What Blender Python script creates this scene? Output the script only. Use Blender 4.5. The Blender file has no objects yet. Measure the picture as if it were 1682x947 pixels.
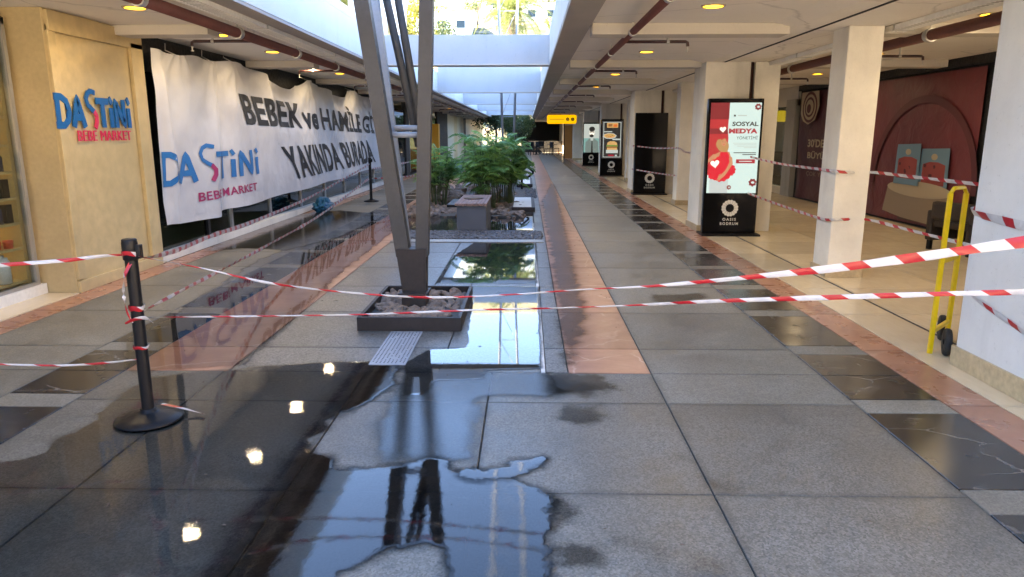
import bpy, bmesh, math, random
from mathutils import Vector, Matrix, noise
random.seed(7)
R = math.radians
S = bpy.context.scene
C = S.collection

# ------------------------------------------------------------------ camera
EYE = Vector((0, 0, 1.5))
FPX, PITCH, YAW = 1174.0, R(12.2313), R(1.1922)          # the lens in photo pixels (1682 wide), pitch down, yaw left
cam_d = bpy.data.cameras.new('camera')
cam = bpy.data.objects.new('camera', cam_d)
C.objects.link(cam)
cam.location = EYE
cam.rotation_euler = (math.pi / 2 - PITCH, 0, YAW)
cam_d.sensor_width = 36
cam_d.lens = 36 * FPX / 1682
cam_d.clip_start = 0.05
cam_d.clip_end = 2000
S.camera = cam

# ------------------------------------------------------------------ world, sun, exposure
SUN_EL, SUN_AZ = R(38), R(262)                            # azimuth clockwise from +Y
w = bpy.data.worlds.new('World')
S.world = w
w.use_nodes = True
nt = w.node_tree
bg = nt.nodes['Background']
sky = nt.nodes.new('ShaderNodeTexSky')
sky.sky_type = 'NISHITA'
sky.sun_disc = False
sky.sun_elevation = SUN_EL
sky.sun_rotation = SUN_AZ
sky.air_density = 1.0
sky.air_density = .75
sky.dust_density = 0
sky.ozone_density = 4.0
sky.altitude = 2500
nt.links.new(sky.outputs[0], bg.inputs[0])
bg.inputs[1].default_value = 0.15
sd = bpy.data.lights.new('sun', 'SUN')
sd.energy = 5.0
sd.angle = R(0.5)
sd.color = (1, .90, .76)
so = bpy.data.objects.new('sun', sd)
C.objects.link(so)
dirv = Vector((math.sin(SUN_AZ) * math.cos(SUN_EL), math.cos(SUN_AZ) * math.cos(SUN_EL), math.sin(SUN_EL)))
so.rotation_euler = dirv.to_track_quat('Z', 'Y').to_euler()
S.view_settings.view_transform = 'Standard'
S.view_settings.look = 'None'
S.view_settings.gamma = 1
S.view_settings.exposure = 4.0
S.view_settings.use_white_balance = True                  # the phone's own balance for open shade
S.view_settings.white_balance_temperature = 8000
S.cycles.use_denoising = True
S.cycles.max_bounces = 10
S.cycles.diffuse_bounces = 6
S.cycles.transparent_max_bounces = 16
S.cycles.sample_clamp_indirect = 6

# ------------------------------------------------------------------ pixel -> world helpers (photo pixels), used only to measure
fw = Vector((-math.sin(YAW) * math.cos(PITCH), math.cos(YAW) * math.cos(PITCH), -math.sin(PITCH)))
rt = Vector((math.cos(YAW), math.sin(YAW), 0))
upv = rt.cross(fw)
def ray(x, y):
    return fw + rt * ((x - 841) / FPX) - upv * ((y - 473.5) / FPX)
def at(x, y, ax, v):
    d = ray(x, y)
    return EYE + d * ((v - EYE[ax]) / d[ax])
def fl(x, y):
    p = at(x, y, 2, 0)
    return (p.x, p.y)

# ------------------------------------------------------------------ materials
def mat(name):
    m = bpy.data.materials.new(name)
    m.use_nodes = True
    t = m.node_tree
    return m, t, t.nodes['Principled BSDF']
def N(t, typ, **kw):
    n = t.nodes.new(typ)
    for k, v in kw.items():
        setattr(n, k, v)
    return n
def L(t, a, b):
    t.links.new(a, b)
def ramp(t, fac, stops):
    r = N(t, 'ShaderNodeValToRGB')
    e = r.color_ramp.elements
    while len(e) < len(stops):
        e.new(.5)
    for i, (p, c) in enumerate(stops):
        e[i].position = p
        e[i].color = (*c, 1) if len(c) == 3 else c
    L(t, fac, r.inputs[0])
    return r.outputs[0]
def mix(t, fac, a, b, typ='MIX'):
    m = N(t, 'ShaderNodeMixRGB', blend_type=typ)
    for s, v in ((0, fac), (1, a), (2, b)):
        if hasattr(v, 'node'):
            L(t, v, m.inputs[s])
        elif isinstance(v, (int, float)):
            m.inputs[s].default_value = v
        else:
            m.inputs[s].default_value = (*v, 1)
    return m.outputs[0]
def mth(t, op, a, b=None, c=None):
    m = N(t, 'ShaderNodeMath', operation=op)
    for s, v in ((0, a), (1, b), (2, c)):
        if v is None:
            continue
        if hasattr(v, 'node'):
            L(t, v, m.inputs[s])
        else:
            m.inputs[s].default_value = v
    return m.outputs[0]
def tex(t, kind, scale, coord, **kw):
    n = N(t, kind)
    n.inputs['Scale'].default_value = scale
    L(t, coord, n.inputs['Vector'])
    for k, v in kw.items():
        if k in n.inputs:
            n.inputs[k].default_value = v
        else:
            setattr(n, k, v)
    return n
def geo(t):
    return N(t, 'ShaderNodeNewGeometry').outputs['Position']
def bump(t, p, h, strength, dist=.002):
    b = N(t, 'ShaderNodeBump')
    b.inputs['Strength'].default_value = strength
    b.inputs['Distance'].default_value = dist
    L(t, h, b.inputs['Height'])
    L(t, b.outputs[0], p.inputs['Normal'])

def m_plain(name, col, rough=.5, metal=0, var=.12, scale=3, spec=.5, bmp=0, bscale=60, coat=0):
    """paint / plaster / plastic with soft blotches and fine relief"""
    m, t, p = mat(name)
    g = geo(t)
    n = tex(t, 'ShaderNodeTexNoise', scale, g, Detail=6)
    n2 = tex(t, 'ShaderNodeTexNoise', scale * 9, g, Detail=4)
    f = mth(t, 'MULTIPLY', n.outputs[0], n2.outputs[0])
    c = ramp(t, f, [(.1, tuple(x * (1 - var) for x in col)), (.42, tuple(min(1, x * (1 + var * .5)) for x in col))])
    L(t, c, p.inputs['Base Color'])
    p.inputs['Roughness'].default_value = rough
    p.inputs['Metallic'].default_value = metal
    p.inputs['Specular IOR Level'].default_value = spec
    p.inputs['Coat Weight'].default_value = coat
    rr = ramp(t, n2.outputs[0], [(.3, (rough * .8,) * 3), (.7, (min(1, rough * 1.25),) * 3)])
    L(t, rr, p.inputs['Roughness'])
    if bmp:
        b = tex(t, 'ShaderNodeTexNoise', bscale, g, Detail=5)
        bump(t, p, b.outputs[0], bmp, .004)
    return m

def m_plaster(name, col, stain=.35, drips=True, cracks=False, rough=.75, bscale=55, streak_z=None):
    """old painted concrete: cracks, grime streaks running down, roller texture"""
    m, t, p = mat(name)
    g = geo(t)
    n = tex(t, 'ShaderNodeTexNoise', 1.1, g, Detail=8, Roughness=.65)
    base = ramp(t, n.outputs[0], [(.3, tuple(x * (1 - stain * .45) for x in col)), (.62, col)])
    if drips:
        mp = N(t, 'ShaderNodeMapping')
        L(t, g, mp.inputs[0])
        mp.inputs['Scale'].default_value = (2.6, 2.6, .35)
        s = tex(t, 'ShaderNodeTexNoise', 1, mp.outputs[0], Detail=5)
        base = mix(t, ramp(t, s.outputs[0], [(.56, (0, 0, 0)), (.75, (stain,) * 3)]), base, tuple(x * .45 for x in col))
    sp = tex(t, 'ShaderNodeTexNoise', 34, g, Detail=6, Roughness=.7)
    base = mix(t, ramp(t, sp.outputs[0], [(.60, (0, 0, 0)), (.72, (.45,) * 3)]), base, tuple(x * .5 for x in col))
    if cracks:
        wn = tex(t, 'ShaderNodeTexNoise', 2.5, g, Detail=5)
        vo = tex(t, 'ShaderNodeTexVoronoi', .55, mix(t, .18, g, wn.outputs['Color']), feature='DISTANCE_TO_EDGE')
        base = mix(t, ramp(t, vo.outputs[0], [(.0, (.45,) * 3), (.006, (0, 0, 0))]), base, tuple(x * .4 for x in col))
    L(t, base, p.inputs['Base Color'])
    p.inputs['Roughness'].default_value = rough
    b = tex(t, 'ShaderNodeTexNoise', bscale, g, Detail=6)
    bump(t, p, b.outputs[0], .35, .004)
    return m

def m_granite(name, dark, light, rough=.42, big=.15, spec=.5, scale=1.0):
    m, t, p = mat(name)
    g = geo(t)
    oi = N(t, 'ShaderNodeObjectInfo')
    n = tex(t, 'ShaderNodeTexNoise', 115 * scale, g, Detail=5, Roughness=.75)
    v = tex(t, 'ShaderNodeTexVoronoi', 85 * scale, g)
    sp = mix(t, .5, n.outputs[0], v.outputs['Color'])
    bw = N(t, 'ShaderNodeRGBToBW')
    L(t, sp, bw.inputs[0])
    col = ramp(t, bw.outputs[0], [(.3, dark), (.5, tuple((a + b) / 2 for a, b in zip(dark, light))), (.68, light)])
    n2 = tex(t, 'ShaderNodeTexNoise', 1.3, g, Detail=7, Roughness=.6)
    n3 = tex(t, 'ShaderNodeTexNoise', 9, g, Detail=6, Roughness=.7)
    k = mth(t, 'ADD', mth(t, 'MULTIPLY', n2.outputs[0], .6), mth(t, 'MULTIPLY', n3.outputs[0], .4))
    col = mix(t, 1, col, ramp(t, k, [(.35, (1 - big * 1.6,) * 3), (.62, (1 + big * .4,) * 3)]), 'MULTIPLY')
    rv = mth(t, 'MULTIPLY_ADD', oi.outputs['Random'], .22, .89)
    col = mix(t, 1, col, rv, 'MULTIPLY')
    # scuffs: dull grey-brown foot marks
    mp = N(t, 'ShaderNodeMapping')
    L(t, g, mp.inputs[0])
    mp.inputs['Rotation'].default_value = (0, 0, .6)
    mp.inputs['Scale'].default_value = (3.5, 14, 1)
    sc = tex(t, 'ShaderNodeTexNoise', 1, mp.outputs[0], Detail=8, Roughness=.7)
    col = mix(t, ramp(t, sc.outputs[0], [(.66, (0, 0, 0)), (.74, (.4,) * 3)]), col, (.06, .055, .045))
    tc = N(t, 'ShaderNodeTexCoord')
    sg = N(t, 'ShaderNodeSeparateXYZ')
    L(t, tc.outputs['Generated'], sg.inputs[0])
    ex = mth(t, 'MINIMUM', mth(t, 'SUBTRACT', .5, mth(t, 'ABSOLUTE', mth(t, 'SUBTRACT', sg.outputs[0], .5))), mth(t, 'SUBTRACT', .5, mth(t, 'ABSOLUTE', mth(t, 'SUBTRACT', sg.outputs[1], .5))))
    gn = tex(t, 'ShaderNodeTexNoise', 7, g, Detail=8, Roughness=.75)
    ed = mth(t, 'SUBTRACT', ex, mth(t, 'MULTIPLY', mth(t, 'SUBTRACT', gn.outputs[0], .47), .14))
    col = mix(t, ramp(t, ed, [(.0, (.5,) * 3), (.03, (0, 0, 0))]), col, tuple(x * .55 for x in dark))
    L(t, col, p.inputs['Base Color'])
    rr = ramp(t, k, [(.35, (rough * .65,) * 3), (.65, (rough * 1.2,) * 3)])
    L(t, rr, p.inputs['Roughness'])
    p.inputs['Specular IOR Level'].default_value = spec
    bump(t, p, n.outputs[0], .12, .002)
    return m

def m_marble(name, base, alt, vein, rough=.25, vscale=2.2, vamt=.5, stretch=(1, 1, 1)):
    m, t, p = mat(name)
    g = geo(t)
    oi = N(t, 'ShaderNodeObjectInfo')
    mp = N(t, 'ShaderNodeMapping')
    L(t, g, mp.inputs[0])
    mp.inputs['Scale'].default_value = stretch
    cmb = N(t, 'ShaderNodeCombineXYZ')
    for i in range(3):
        L(t, mth(t, 'MULTIPLY', oi.outputs['Random'], 37.0), cmb.inputs[i])
    L(t, cmb.outputs[0], mp.inputs['Location'])
    n = tex(t, 'ShaderNodeTexNoise', 2.4, mp.outputs[0], Detail=9, Roughness=.66, Distortion=.8)
    col = ramp(t, n.outputs[0], [(.32, alt), (.62, base)])
    f = tex(t, 'ShaderNodeTexNoise', 30, mp.outputs[0], Detail=6)
    col = mix(t, .14, col, ramp(t, f.outputs[0], [(.3, tuple(x * .72 for x in base)), (.7, tuple(min(1, x * 1.2) for x in base))]))
    d = tex(t, 'ShaderNodeTexNoise', 3, mp.outputs[0], Detail=4)
    wv = mix(t, .22, mp.outputs[0], d.outputs['Color'])
    vo = tex(t, 'ShaderNodeTexVoronoi', vscale, wv, feature='DISTANCE_TO_EDGE')
    vm = ramp(t, vo.outputs[0], [(.0, (vamt,) * 3), (.018, (0, 0, 0))])
    msk = tex(t, 'ShaderNodeTexNoise', 1.7, mp.outputs[0])
    vm = mix(t, 1, vm, ramp(t, msk.outputs[0], [(.42, (0, 0, 0)), (.6, (1, 1, 1))]), 'MULTIPLY')
    col = mix(t, vm, col, vein)
    col = mix(t, 1, col, mth(t, 'MULTIPLY_ADD', oi.outputs['Random'], .25, .87), 'MULTIPLY')
    tc = N(t, 'ShaderNodeTexCoord')
    sg = N(t, 'ShaderNodeSeparateXYZ')
    L(t, tc.outputs['Generated'], sg.inputs[0])
    ex = mth(t, 'MINIMUM', mth(t, 'SUBTRACT', .5, mth(t, 'ABSOLUTE', mth(t, 'SUBTRACT', sg.outputs[0], .5))), mth(t, 'SUBTRACT', .5, mth(t, 'ABSOLUTE', mth(t, 'SUBTRACT', sg.outputs[1], .5))))
    gn = tex(t, 'ShaderNodeTexNoise', 7, g, Detail=8, Roughness=.75)
    ed = mth(t, 'SUBTRACT', ex, mth(t, 'MULTIPLY', mth(t, 'SUBTRACT', gn.outputs[0], .47), .05))
    col = mix(t, ramp(t, ed, [(.0, (.35,) * 3), (.03, (0, 0, 0))]), col, tuple(x * .55 for x in alt))
    L(t, col, p.inputs['Base Color'])
    n4 = tex(t, 'ShaderNodeTexNoise', 6, g, Detail=6)
    L(t, ramp(t, n4.outputs[0], [(.35, (rough * .92,) * 3), (.65, (rough * 1.15,) * 3)]), p.inputs['Roughness'])
    return m

def m_emit(name, col, strength, base=None):
    m, t, p = mat(name)
    p.inputs['Base Color'].default_value = (*(base or col), 1)
    p.inputs['Emission Color'].default_value = (*col, 1)
    p.inputs['Emission Strength'].default_value = strength
    return m

def m_glass(name, tint=(.75, .8, .8), rough=.02, fac=.9):
    """shop glass: mirror by Fresnel over a tinted see-through"""
    m, t, p = mat(name)
    out = t.nodes['Material Output']
    tr = N(t, 'ShaderNodeBsdfTransparent')
    tr.inputs[0].default_value = (*tint, 1)
    gl = N(t, 'ShaderNodeBsdfGlossy')
    gl.inputs['Roughness'].default_value = rough
    fr = N(t, 'ShaderNodeFresnel')
    fr.inputs[0].default_value = 1.5
    ms = N(t, 'ShaderNodeMixShader')
    bf = N(t, 'ShaderNodeNewGeometry').outputs['Backfacing']
    L(t, mth(t, 'MULTIPLY', mth(t, 'SUBTRACT', 1.0, bf), mth(t, 'MINIMUM', mth(t, 'MULTIPLY', fr.outputs[0], 1.2), 1.0)), ms.inputs[0])
    L(t, tr.outputs[0], ms.inputs[1])
    L(t, gl.outputs[0], ms.inputs[2])
    L(t, ms.outputs[0], out.inputs[0])
    return m

def m_water(name, tint=(.55, .55, .56), film=0.0, rough=.0, wave=.05, soft=.02, gain=1.0, alpha=1.0, fray=.22, rim=.22, deep=None, margin=.05):
    """thin water over stone: wets (darkens) what is below and mirrors above it.
    attribute 'shore' = metres inside the outline; noise frays the edge."""
    m, t, p = mat(name)
    out = t.nodes['Material Output']
    g = geo(t)
    at_ = N(t, 'ShaderNodeAttribute', attribute_name='shore')
    n1 = tex(t, 'ShaderNodeTexNoise', 5, g, Detail=8, Roughness=.62)
    n2 = tex(t, 'ShaderNodeTexNoise', 55, g, Detail=3)
    d = mth(t, 'ADD', at_.outputs['Fac'], mth(t, 'MULTIPLY', mth(t, 'SUBTRACT', n1.outputs[0], .5), fray))
    d = mth(t, 'ADD', d, mth(t, 'MULTIPLY', mth(t, 'SUBTRACT', n2.outputs[0], .5), .02))
    mr = N(t, 'ShaderNodeMapRange', interpolation_type='SMOOTHSTEP')
    L(t, d, mr.inputs[0])
    mr.inputs[1].default_value = 0
    mr.inputs[2].default_value = soft
    mask = mth(t, 'MULTIPLY', mr.outputs[0], alpha)
    md = N(t, 'ShaderNodeMapRange', interpolation_type='SMOOTHSTEP')
    L(t, d, md.inputs[0])
    md.inputs[1].default_value = -margin
    md.inputs[2].default_value = soft * .5 + .01
    wet = mth(t, 'MULTIPLY', mth(t, 'ADD', mth(t, 'MULTIPLY', md.outputs[0], .55), mth(t, 'MULTIPLY', mr.outputs[0], .45)), alpha)
    if deep:
        sx = N(t, 'ShaderNodeSeparateXYZ')
        L(t, g, sx.inputs[0])
        dp = N(t, 'ShaderNodeMapRange', interpolation_type='SMOOTHSTEP')
        L(t, mth(t, 'ADD', sx.outputs[0], mth(t, 'MULTIPLY', n1.outputs[0], .3)), dp.inputs[0])
        dp.inputs[1].default_value = deep[0]
        dp.inputs[2].default_value = deep[1]
        tint = mix(t, dp.outputs[0], tint, deep[2])
        gain = mth(t, 'MULTIPLY_ADD', dp.outputs[0], deep[3] - gain, gain)
    tr = N(t, 'ShaderNodeBsdfTransparent')
    L(t, mix(t, wet, (1, 1, 1), tint), tr.inputs[0])
    gl = N(t, 'ShaderNodeBsdfGlossy')
    gl.inputs['Roughness'].default_value = rough
    mb = N(t, 'ShaderNodeMapRange', interpolation_type='SMOOTHERSTEP')
    L(t, d, mb.inputs[0])
    mb.inputs[1].default_value = 0
    mb.inputs[2].default_value = .035
    rimh = rim
    rip = tex(t, 'ShaderNodeTexNoise', 14, g, Detail=2)
    mic = tex(t, 'ShaderNodeTexNoise', 130, g, Detail=3)
    h = mth(t, 'ADD', mth(t, 'MULTIPLY', mb.outputs[0], rimh), mth(t, 'MULTIPLY', rip.outputs[0], wave))
    h = mth(t, 'ADD', h, mth(t, 'MULTIPLY', mic.outputs[0], film))
    b = N(t, 'ShaderNodeBump')
    b.inputs['Strength'].default_value = 1
    b.inputs['Distance'].default_value = .004
    L(t, h, b.inputs['Height'])
    L(t, b.outputs[0], gl.inputs['Normal'])
    fr = N(t, 'ShaderNodeFresnel')
    fr.inputs[0].default_value = 1.38
    L(t, b.outputs[0], fr.inputs['Normal'])
    ms = N(t, 'ShaderNodeMixShader')
    L(t, mth(t, 'MINIMUM', mth(t, 'MULTIPLY', mth(t, 'MULTIPLY', fr.outputs[0], gain), mask), 1.0), ms.inputs[0])
    L(t, tr.outputs[0], ms.inputs[1])
    L(t, gl.outputs[0], ms.inputs[2])
    L(t, ms.outputs[0], out.inputs[0])
    return m

M = {}
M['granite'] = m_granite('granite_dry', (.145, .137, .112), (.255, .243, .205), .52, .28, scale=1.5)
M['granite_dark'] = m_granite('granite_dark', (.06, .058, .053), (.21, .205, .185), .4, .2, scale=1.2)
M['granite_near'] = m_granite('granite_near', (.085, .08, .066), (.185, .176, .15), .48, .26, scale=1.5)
M['granite_pale'] = m_granite('granite_pale', (.2, .195, .175), (.4, .39, .35), .4)
M['pink'] = m_marble('pink_marble', (.45, .225, .145), (.31, .14, .085), (.7, .55, .45), .3, 2.0, .5)
M['red'] = m_marble('red_marble', (.42, .205, .13), (.31, .14, .085), (.7, .5, .4), .28, 2.5, .4)
M['black'] = m_marble('black_marble', (.022, .0215, .021), (.013, .013, .013), (.4, .38, .35), .24, 2.3, .3, (.6, 1.6, 1))
M['beige'] = m_marble('beige_marble', (.70, .585, .41), (.66, .54, .37), (.56, .45, .3), .22, .5, .12, (1.2, .3, 1))
M['mortar'] = m_plain('mortar', (.075, .07, .062), .9)
M['white_wall'] = m_plaster('white_render', (.78, .77, .74), .2)
M['parapet'] = m_plaster('parapet_paint', (.62, .63, .62), .16)
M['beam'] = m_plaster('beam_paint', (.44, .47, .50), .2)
M['ceiling'] = m_plaster('ceiling_paint', (.84, .80, .73), .12, drips=False, cracks=True)
M['pillar'] = m_plaster('pillar_paint', (.80, .77, .69), .5)
M['pillar_rough'] = m_plaster('rough_pillar_paint', (.68, .675, .65), .38, bscale=38)
M['skirting'] = m_plain('skirting_marble', (.48, .37, .22), .35, var=.3)
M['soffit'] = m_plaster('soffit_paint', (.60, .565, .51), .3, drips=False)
M['rib'] = m_plaster('shaded_rib_paint', (.56, .52, .455), .15, drips=False)  # ceiling paint darkened to stand in for shade on the ribs
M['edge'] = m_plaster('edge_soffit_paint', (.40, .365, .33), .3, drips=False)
M['panel'] = m_plain('cream_panel_paint', (.56, .43, .225), .4, var=.2, scale=1.1, bmp=.1)
M['panel_trim'] = m_plain('cream_trim_paint', (.47, .37, .205), .42, var=.12)
M['pipe'] = m_plain('maroon_pipe_paint', (.115, .04, .032), .4, var=.25)
M['pipe_dark'] = m_plain('dark_maroon_paint', (.05, .018, .016), .45)
M['galv'] = m_plain('galvanised_steel', (.55, .55, .53), .4, .6, .2)
M['tray'] = m_plain('white_cable_tray', (.80, .79, .76), .5, 0)
M['steel'] = m_plain('grey_painted_steel', (.062, .060, .058), .42, .1, .2, spec=.35)
M['steel_dark'] = m_plain('dark_brown_steel', (.034, .027, .024), .5, 0, .4, spec=.3)
M['steel_blue'] = m_plain('pale_grey_steel', (.30, .33, .37), .4, 0, .15)
M['black_metal'] = m_plain('black_powder_coat', (.010, .010, .011), .4, 0, spec=.2)
M['black_gloss'] = m_plain('black_gloss_panel', (.005, .005, .006), .10, 0, .1, spec=.12)
M['black_paint'] = m_plain('black_paint', (.012, .012, .014), .6)
M['gold_wood'] = m_plain('pale_shelf_wood', (.58, .43, .2), .5)
M['white'] = m_plain('white_plastic', (.75, .74, .7), .4)
M['yellow'] = m_plain('yellow_paint', (.75, .50, .01), .35, 0, .15, coat=.3)
M['rubber'] = m_plain('black_rubber', (.015, .015, .015), .8)
M['stone'] = m_plain('river_stone', (.23, .175, .14), .8, 0, .6, 14, bmp=.6)
M['pebble'] = m_plain('dark_pebble', (.07, .07, .075), .45, 0, .5, 30)
M['wood'] = m_plain('weathered_wood', (.30, .20, .17), .8, 0, .5, 9, bmp=.5)
M['bench_grey'] = m_plain('blue_grey_render', (.085, .10, .125), .55)
M['aluminium'] = m_plain('aluminium_frame', (.42, .42, .41), .4, .6)
M['concrete'] = m_plaster('grey_concrete', (.38, .37, .34), .4)
M['dark_in'] = m_plain('dark_interior', (.03, .028, .026), .7)
M['glass'] = m_glass('shop_glass')
M['glass_dark'] = m_glass('dark_glass', (.35, .4, .38))
M['lamp_on'] = m_emit('warm_lamp', (1, .55, .03), 1.1)
M['lamp_ring'] = m_plain('lamp_ring', (.45, .38, .25), .4)
M['pale_wall'] = m_plain('far_cream_wall', (.62, .56, .44), .6)
M['bounce_wall'] = m_plaster('bounce_render', (.34, .29, .23), .15)
M['orange'] = m_plain('orange_paint', (.72, .30, .012), .5)
M['blue_bag'] = m_plain('blue_plastic_bag', (.01, .11, .21), .35, 0, .4, 9)
M['wicker'] = m_plain('brown_wicker', (.035, .022, .015), .55, 0, .4, 60, bmp=.8, bscale=90)

def m_flat(name, col, rough=.5):
    m, t, p = mat(name)
    p.inputs['Base Color'].default_value = (*col, 1)
    p.inputs['Roughness'].default_value = rough
    return m
M['ink_blue'] = m_flat('blue_ink', (.012, .16, .42), .6)
M['ink_pink'] = m_flat('pink_ink', (.38, .03, .12), .6)
M['ink_black'] = m_flat('black_ink', (.02, .02, .022), .6)
M['sign_blue'] = m_flat('blue_acrylic', (.004, .11, .33), .3)
M['sign_pink'] = m_flat('pink_acrylic', (.60, .03, .10), .3)
M['logo_white'] = m_flat('logo_white', (.75, .74, .68), .5)
M['mural_cream'] = m_flat('cream_print', (.42, .35, .25), .6)
M['mural_cream2'] = m_flat('tan_print', (.27, .21, .155), .6)
M['mural_ring'] = m_flat('dark_red_print', (.098, .021, .027), .6)
M['mural_brown'] = m_flat('brown_print', (.085, .045, .035), .6)
M['mural_sky'] = m_flat('blue_print', (.13, .24, .33), .5)
M['mural_meat'] = m_flat('pinkish_red_print', (.28, .05, .045), .5)

def m_banner():
    m, t, p = mat('white_banner_vinyl')
    g = geo(t)
    n = tex(t, 'ShaderNodeTexNoise', 1.6, g, Detail=7)
    c = ramp(t, n.outputs[0], [(.3, (.48, .48, .50)), (.6, (.60, .60, .61))])
    L(t, c, p.inputs['Base Color'])
    p.inputs['Roughness'].default_value = .45
    b = tex(t, 'ShaderNodeTexNoise', 7, g, Detail=5, Distortion=.6)
    bump(t, p, b.outputs[0], .45, .02)
    return m
M['banner'] = m_banner()

def m_mural():
    m, t, p = mat('maroon_mural_print')
    g = geo(t)
    sp = N(t, 'ShaderNodeSeparateXYZ')
    L(t, g, sp.inputs[0])
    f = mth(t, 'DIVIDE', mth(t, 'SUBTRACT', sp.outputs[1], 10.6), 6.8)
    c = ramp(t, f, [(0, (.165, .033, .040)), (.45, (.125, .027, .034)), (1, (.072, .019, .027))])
    n = tex(t, 'ShaderNodeTexNoise', 3, g, Detail=5)
    c = mix(t, 1, c, ramp(t, n.outputs[0], [(.3, (.85,) * 3), (.7, (1.1,) * 3)]), 'MULTIPLY')
    L(t, c, p.inputs['Base Color'])
    p.inputs['Roughness'].default_value = .5
    b = tex(t, 'ShaderNodeTexNoise', 2.2, g, Detail=4, Distortion=1.2)
    bump(t, p, b.outputs[0], .5, .05)
    return m
M['mural'] = m_mural()

def m_tape():
    m, t, p = mat('red_white_barrier_tape')
    uv = N(t, 'ShaderNodeUVMap').outputs[0]
    sp = N(t, 'ShaderNodeSeparateXYZ')
    L(t, uv, sp.inputs[0])
    s = mth(t, 'FRACT', mth(t, 'ADD', mth(t, 'DIVIDE', sp.outputs[0], .235), mth(t, 'MULTIPLY', sp.outputs[1], .17)))
    red = mth(t, 'LESS_THAN', s, .40)
    g = geo(t)
    n = tex(t, 'ShaderNodeTexNoise', 25, g, Detail=4)
    c = mix(t, red, (.50, .49, .49), (.40, .012, .02))
    c = mix(t, 1, c, ramp(t, n.outputs[0], [(.3, (.85,) * 3), (.7, (1.05,) * 3)]), 'MULTIPLY')
    L(t, c, p.inputs['Base Color'])
    p.inputs['Roughness'].default_value = .3
    b = tex(t, 'ShaderNodeTexNoise', 40, g, Detail=2)
    bump(t, p, b.outputs[0], .3, .004)
    return m
M['tape'] = m_tape()

def m_leaf(name, a, b, trans=.3):
    m, t, p = mat(name)
    oi = N(t, 'ShaderNodeObjectInfo')
    g = geo(t)
    n = tex(t, 'ShaderNodeTexNoise', 5, g, Detail=3)
    f = mth(t, 'ADD', mth(t, 'MULTIPLY', oi.outputs['Random'], .5), mth(t, 'MULTIPLY', n.outputs[0], .5))
    L(t, ramp(t, f, [(.2, a), (.75, b)]), p.inputs['Base Color'])
    p.inputs['Roughness'].default_value = .45
    out = t.nodes['Material Output']
    tl = N(t, 'ShaderNodeBsdfTranslucent')
    L(t, ramp(t, f, [(.2, a), (.75, b)]), tl.inputs[0])
    ms = N(t, 'ShaderNodeMixShader')
    ms.inputs[0].default_value = trans
    L(t, p.outputs[0], ms.inputs[1])
    L(t, tl.outputs[0], ms.inputs[2])
    L(t, ms.outputs[0], out.inputs[0])
    return m
M['frond'] = m_leaf('palm_frond_leaf', (.06, .17, .045), (.27, .50, .14))
M['frond_far'] = m_leaf('date_palm_leaf', (.10, .13, .03), (.22, .26, .08))
M['leaf'] = m_leaf('tree_leaf', (.05, .08, .025), (.10, .13, .04))
M['leaf_yel'] = m_leaf('yellowish_tree_leaf', (.14, .14, .02), (.26, .24, .04))
M['leaf_dark'] = m_leaf('dark_tree_leaf', (.03, .05, .018), (.07, .10, .03))
M['stem'] = m_plain('green_stem', (.06, .09, .03), .6)
M['bark'] = m_plain('bark', (.16, .12, .09), .9, bmp=.6)
M['dry_frond'] = m_leaf('dry_brown_frond', (.22, .15, .09), (.34, .25, .16))

def m_hill():
    m, t, p = mat('dry_hillside')
    g = geo(t)
    n = tex(t, 'ShaderNodeTexNoise', .09, g, Detail=9, Roughness=.7)
    n2 = tex(t, 'ShaderNodeTexNoise', .6, g, Detail=6, Roughness=.7)
    c = ramp(t, n.outputs[0], [(.4, (.07, .09, .035)), (.52, (.22, .19, .13)), (.65, (.30, .26, .2))])
    c = mix(t, ramp(t, n2.outputs[0], [(.48, (0, 0, 0)), (.56, (1, 1, 1))]), c, (.06, .08, .03))
    L(t, c, p.inputs['Base Color'])
    p.inputs['Roughness'].default_value = .9
    return m
M['hill'] = m_hill()

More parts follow.
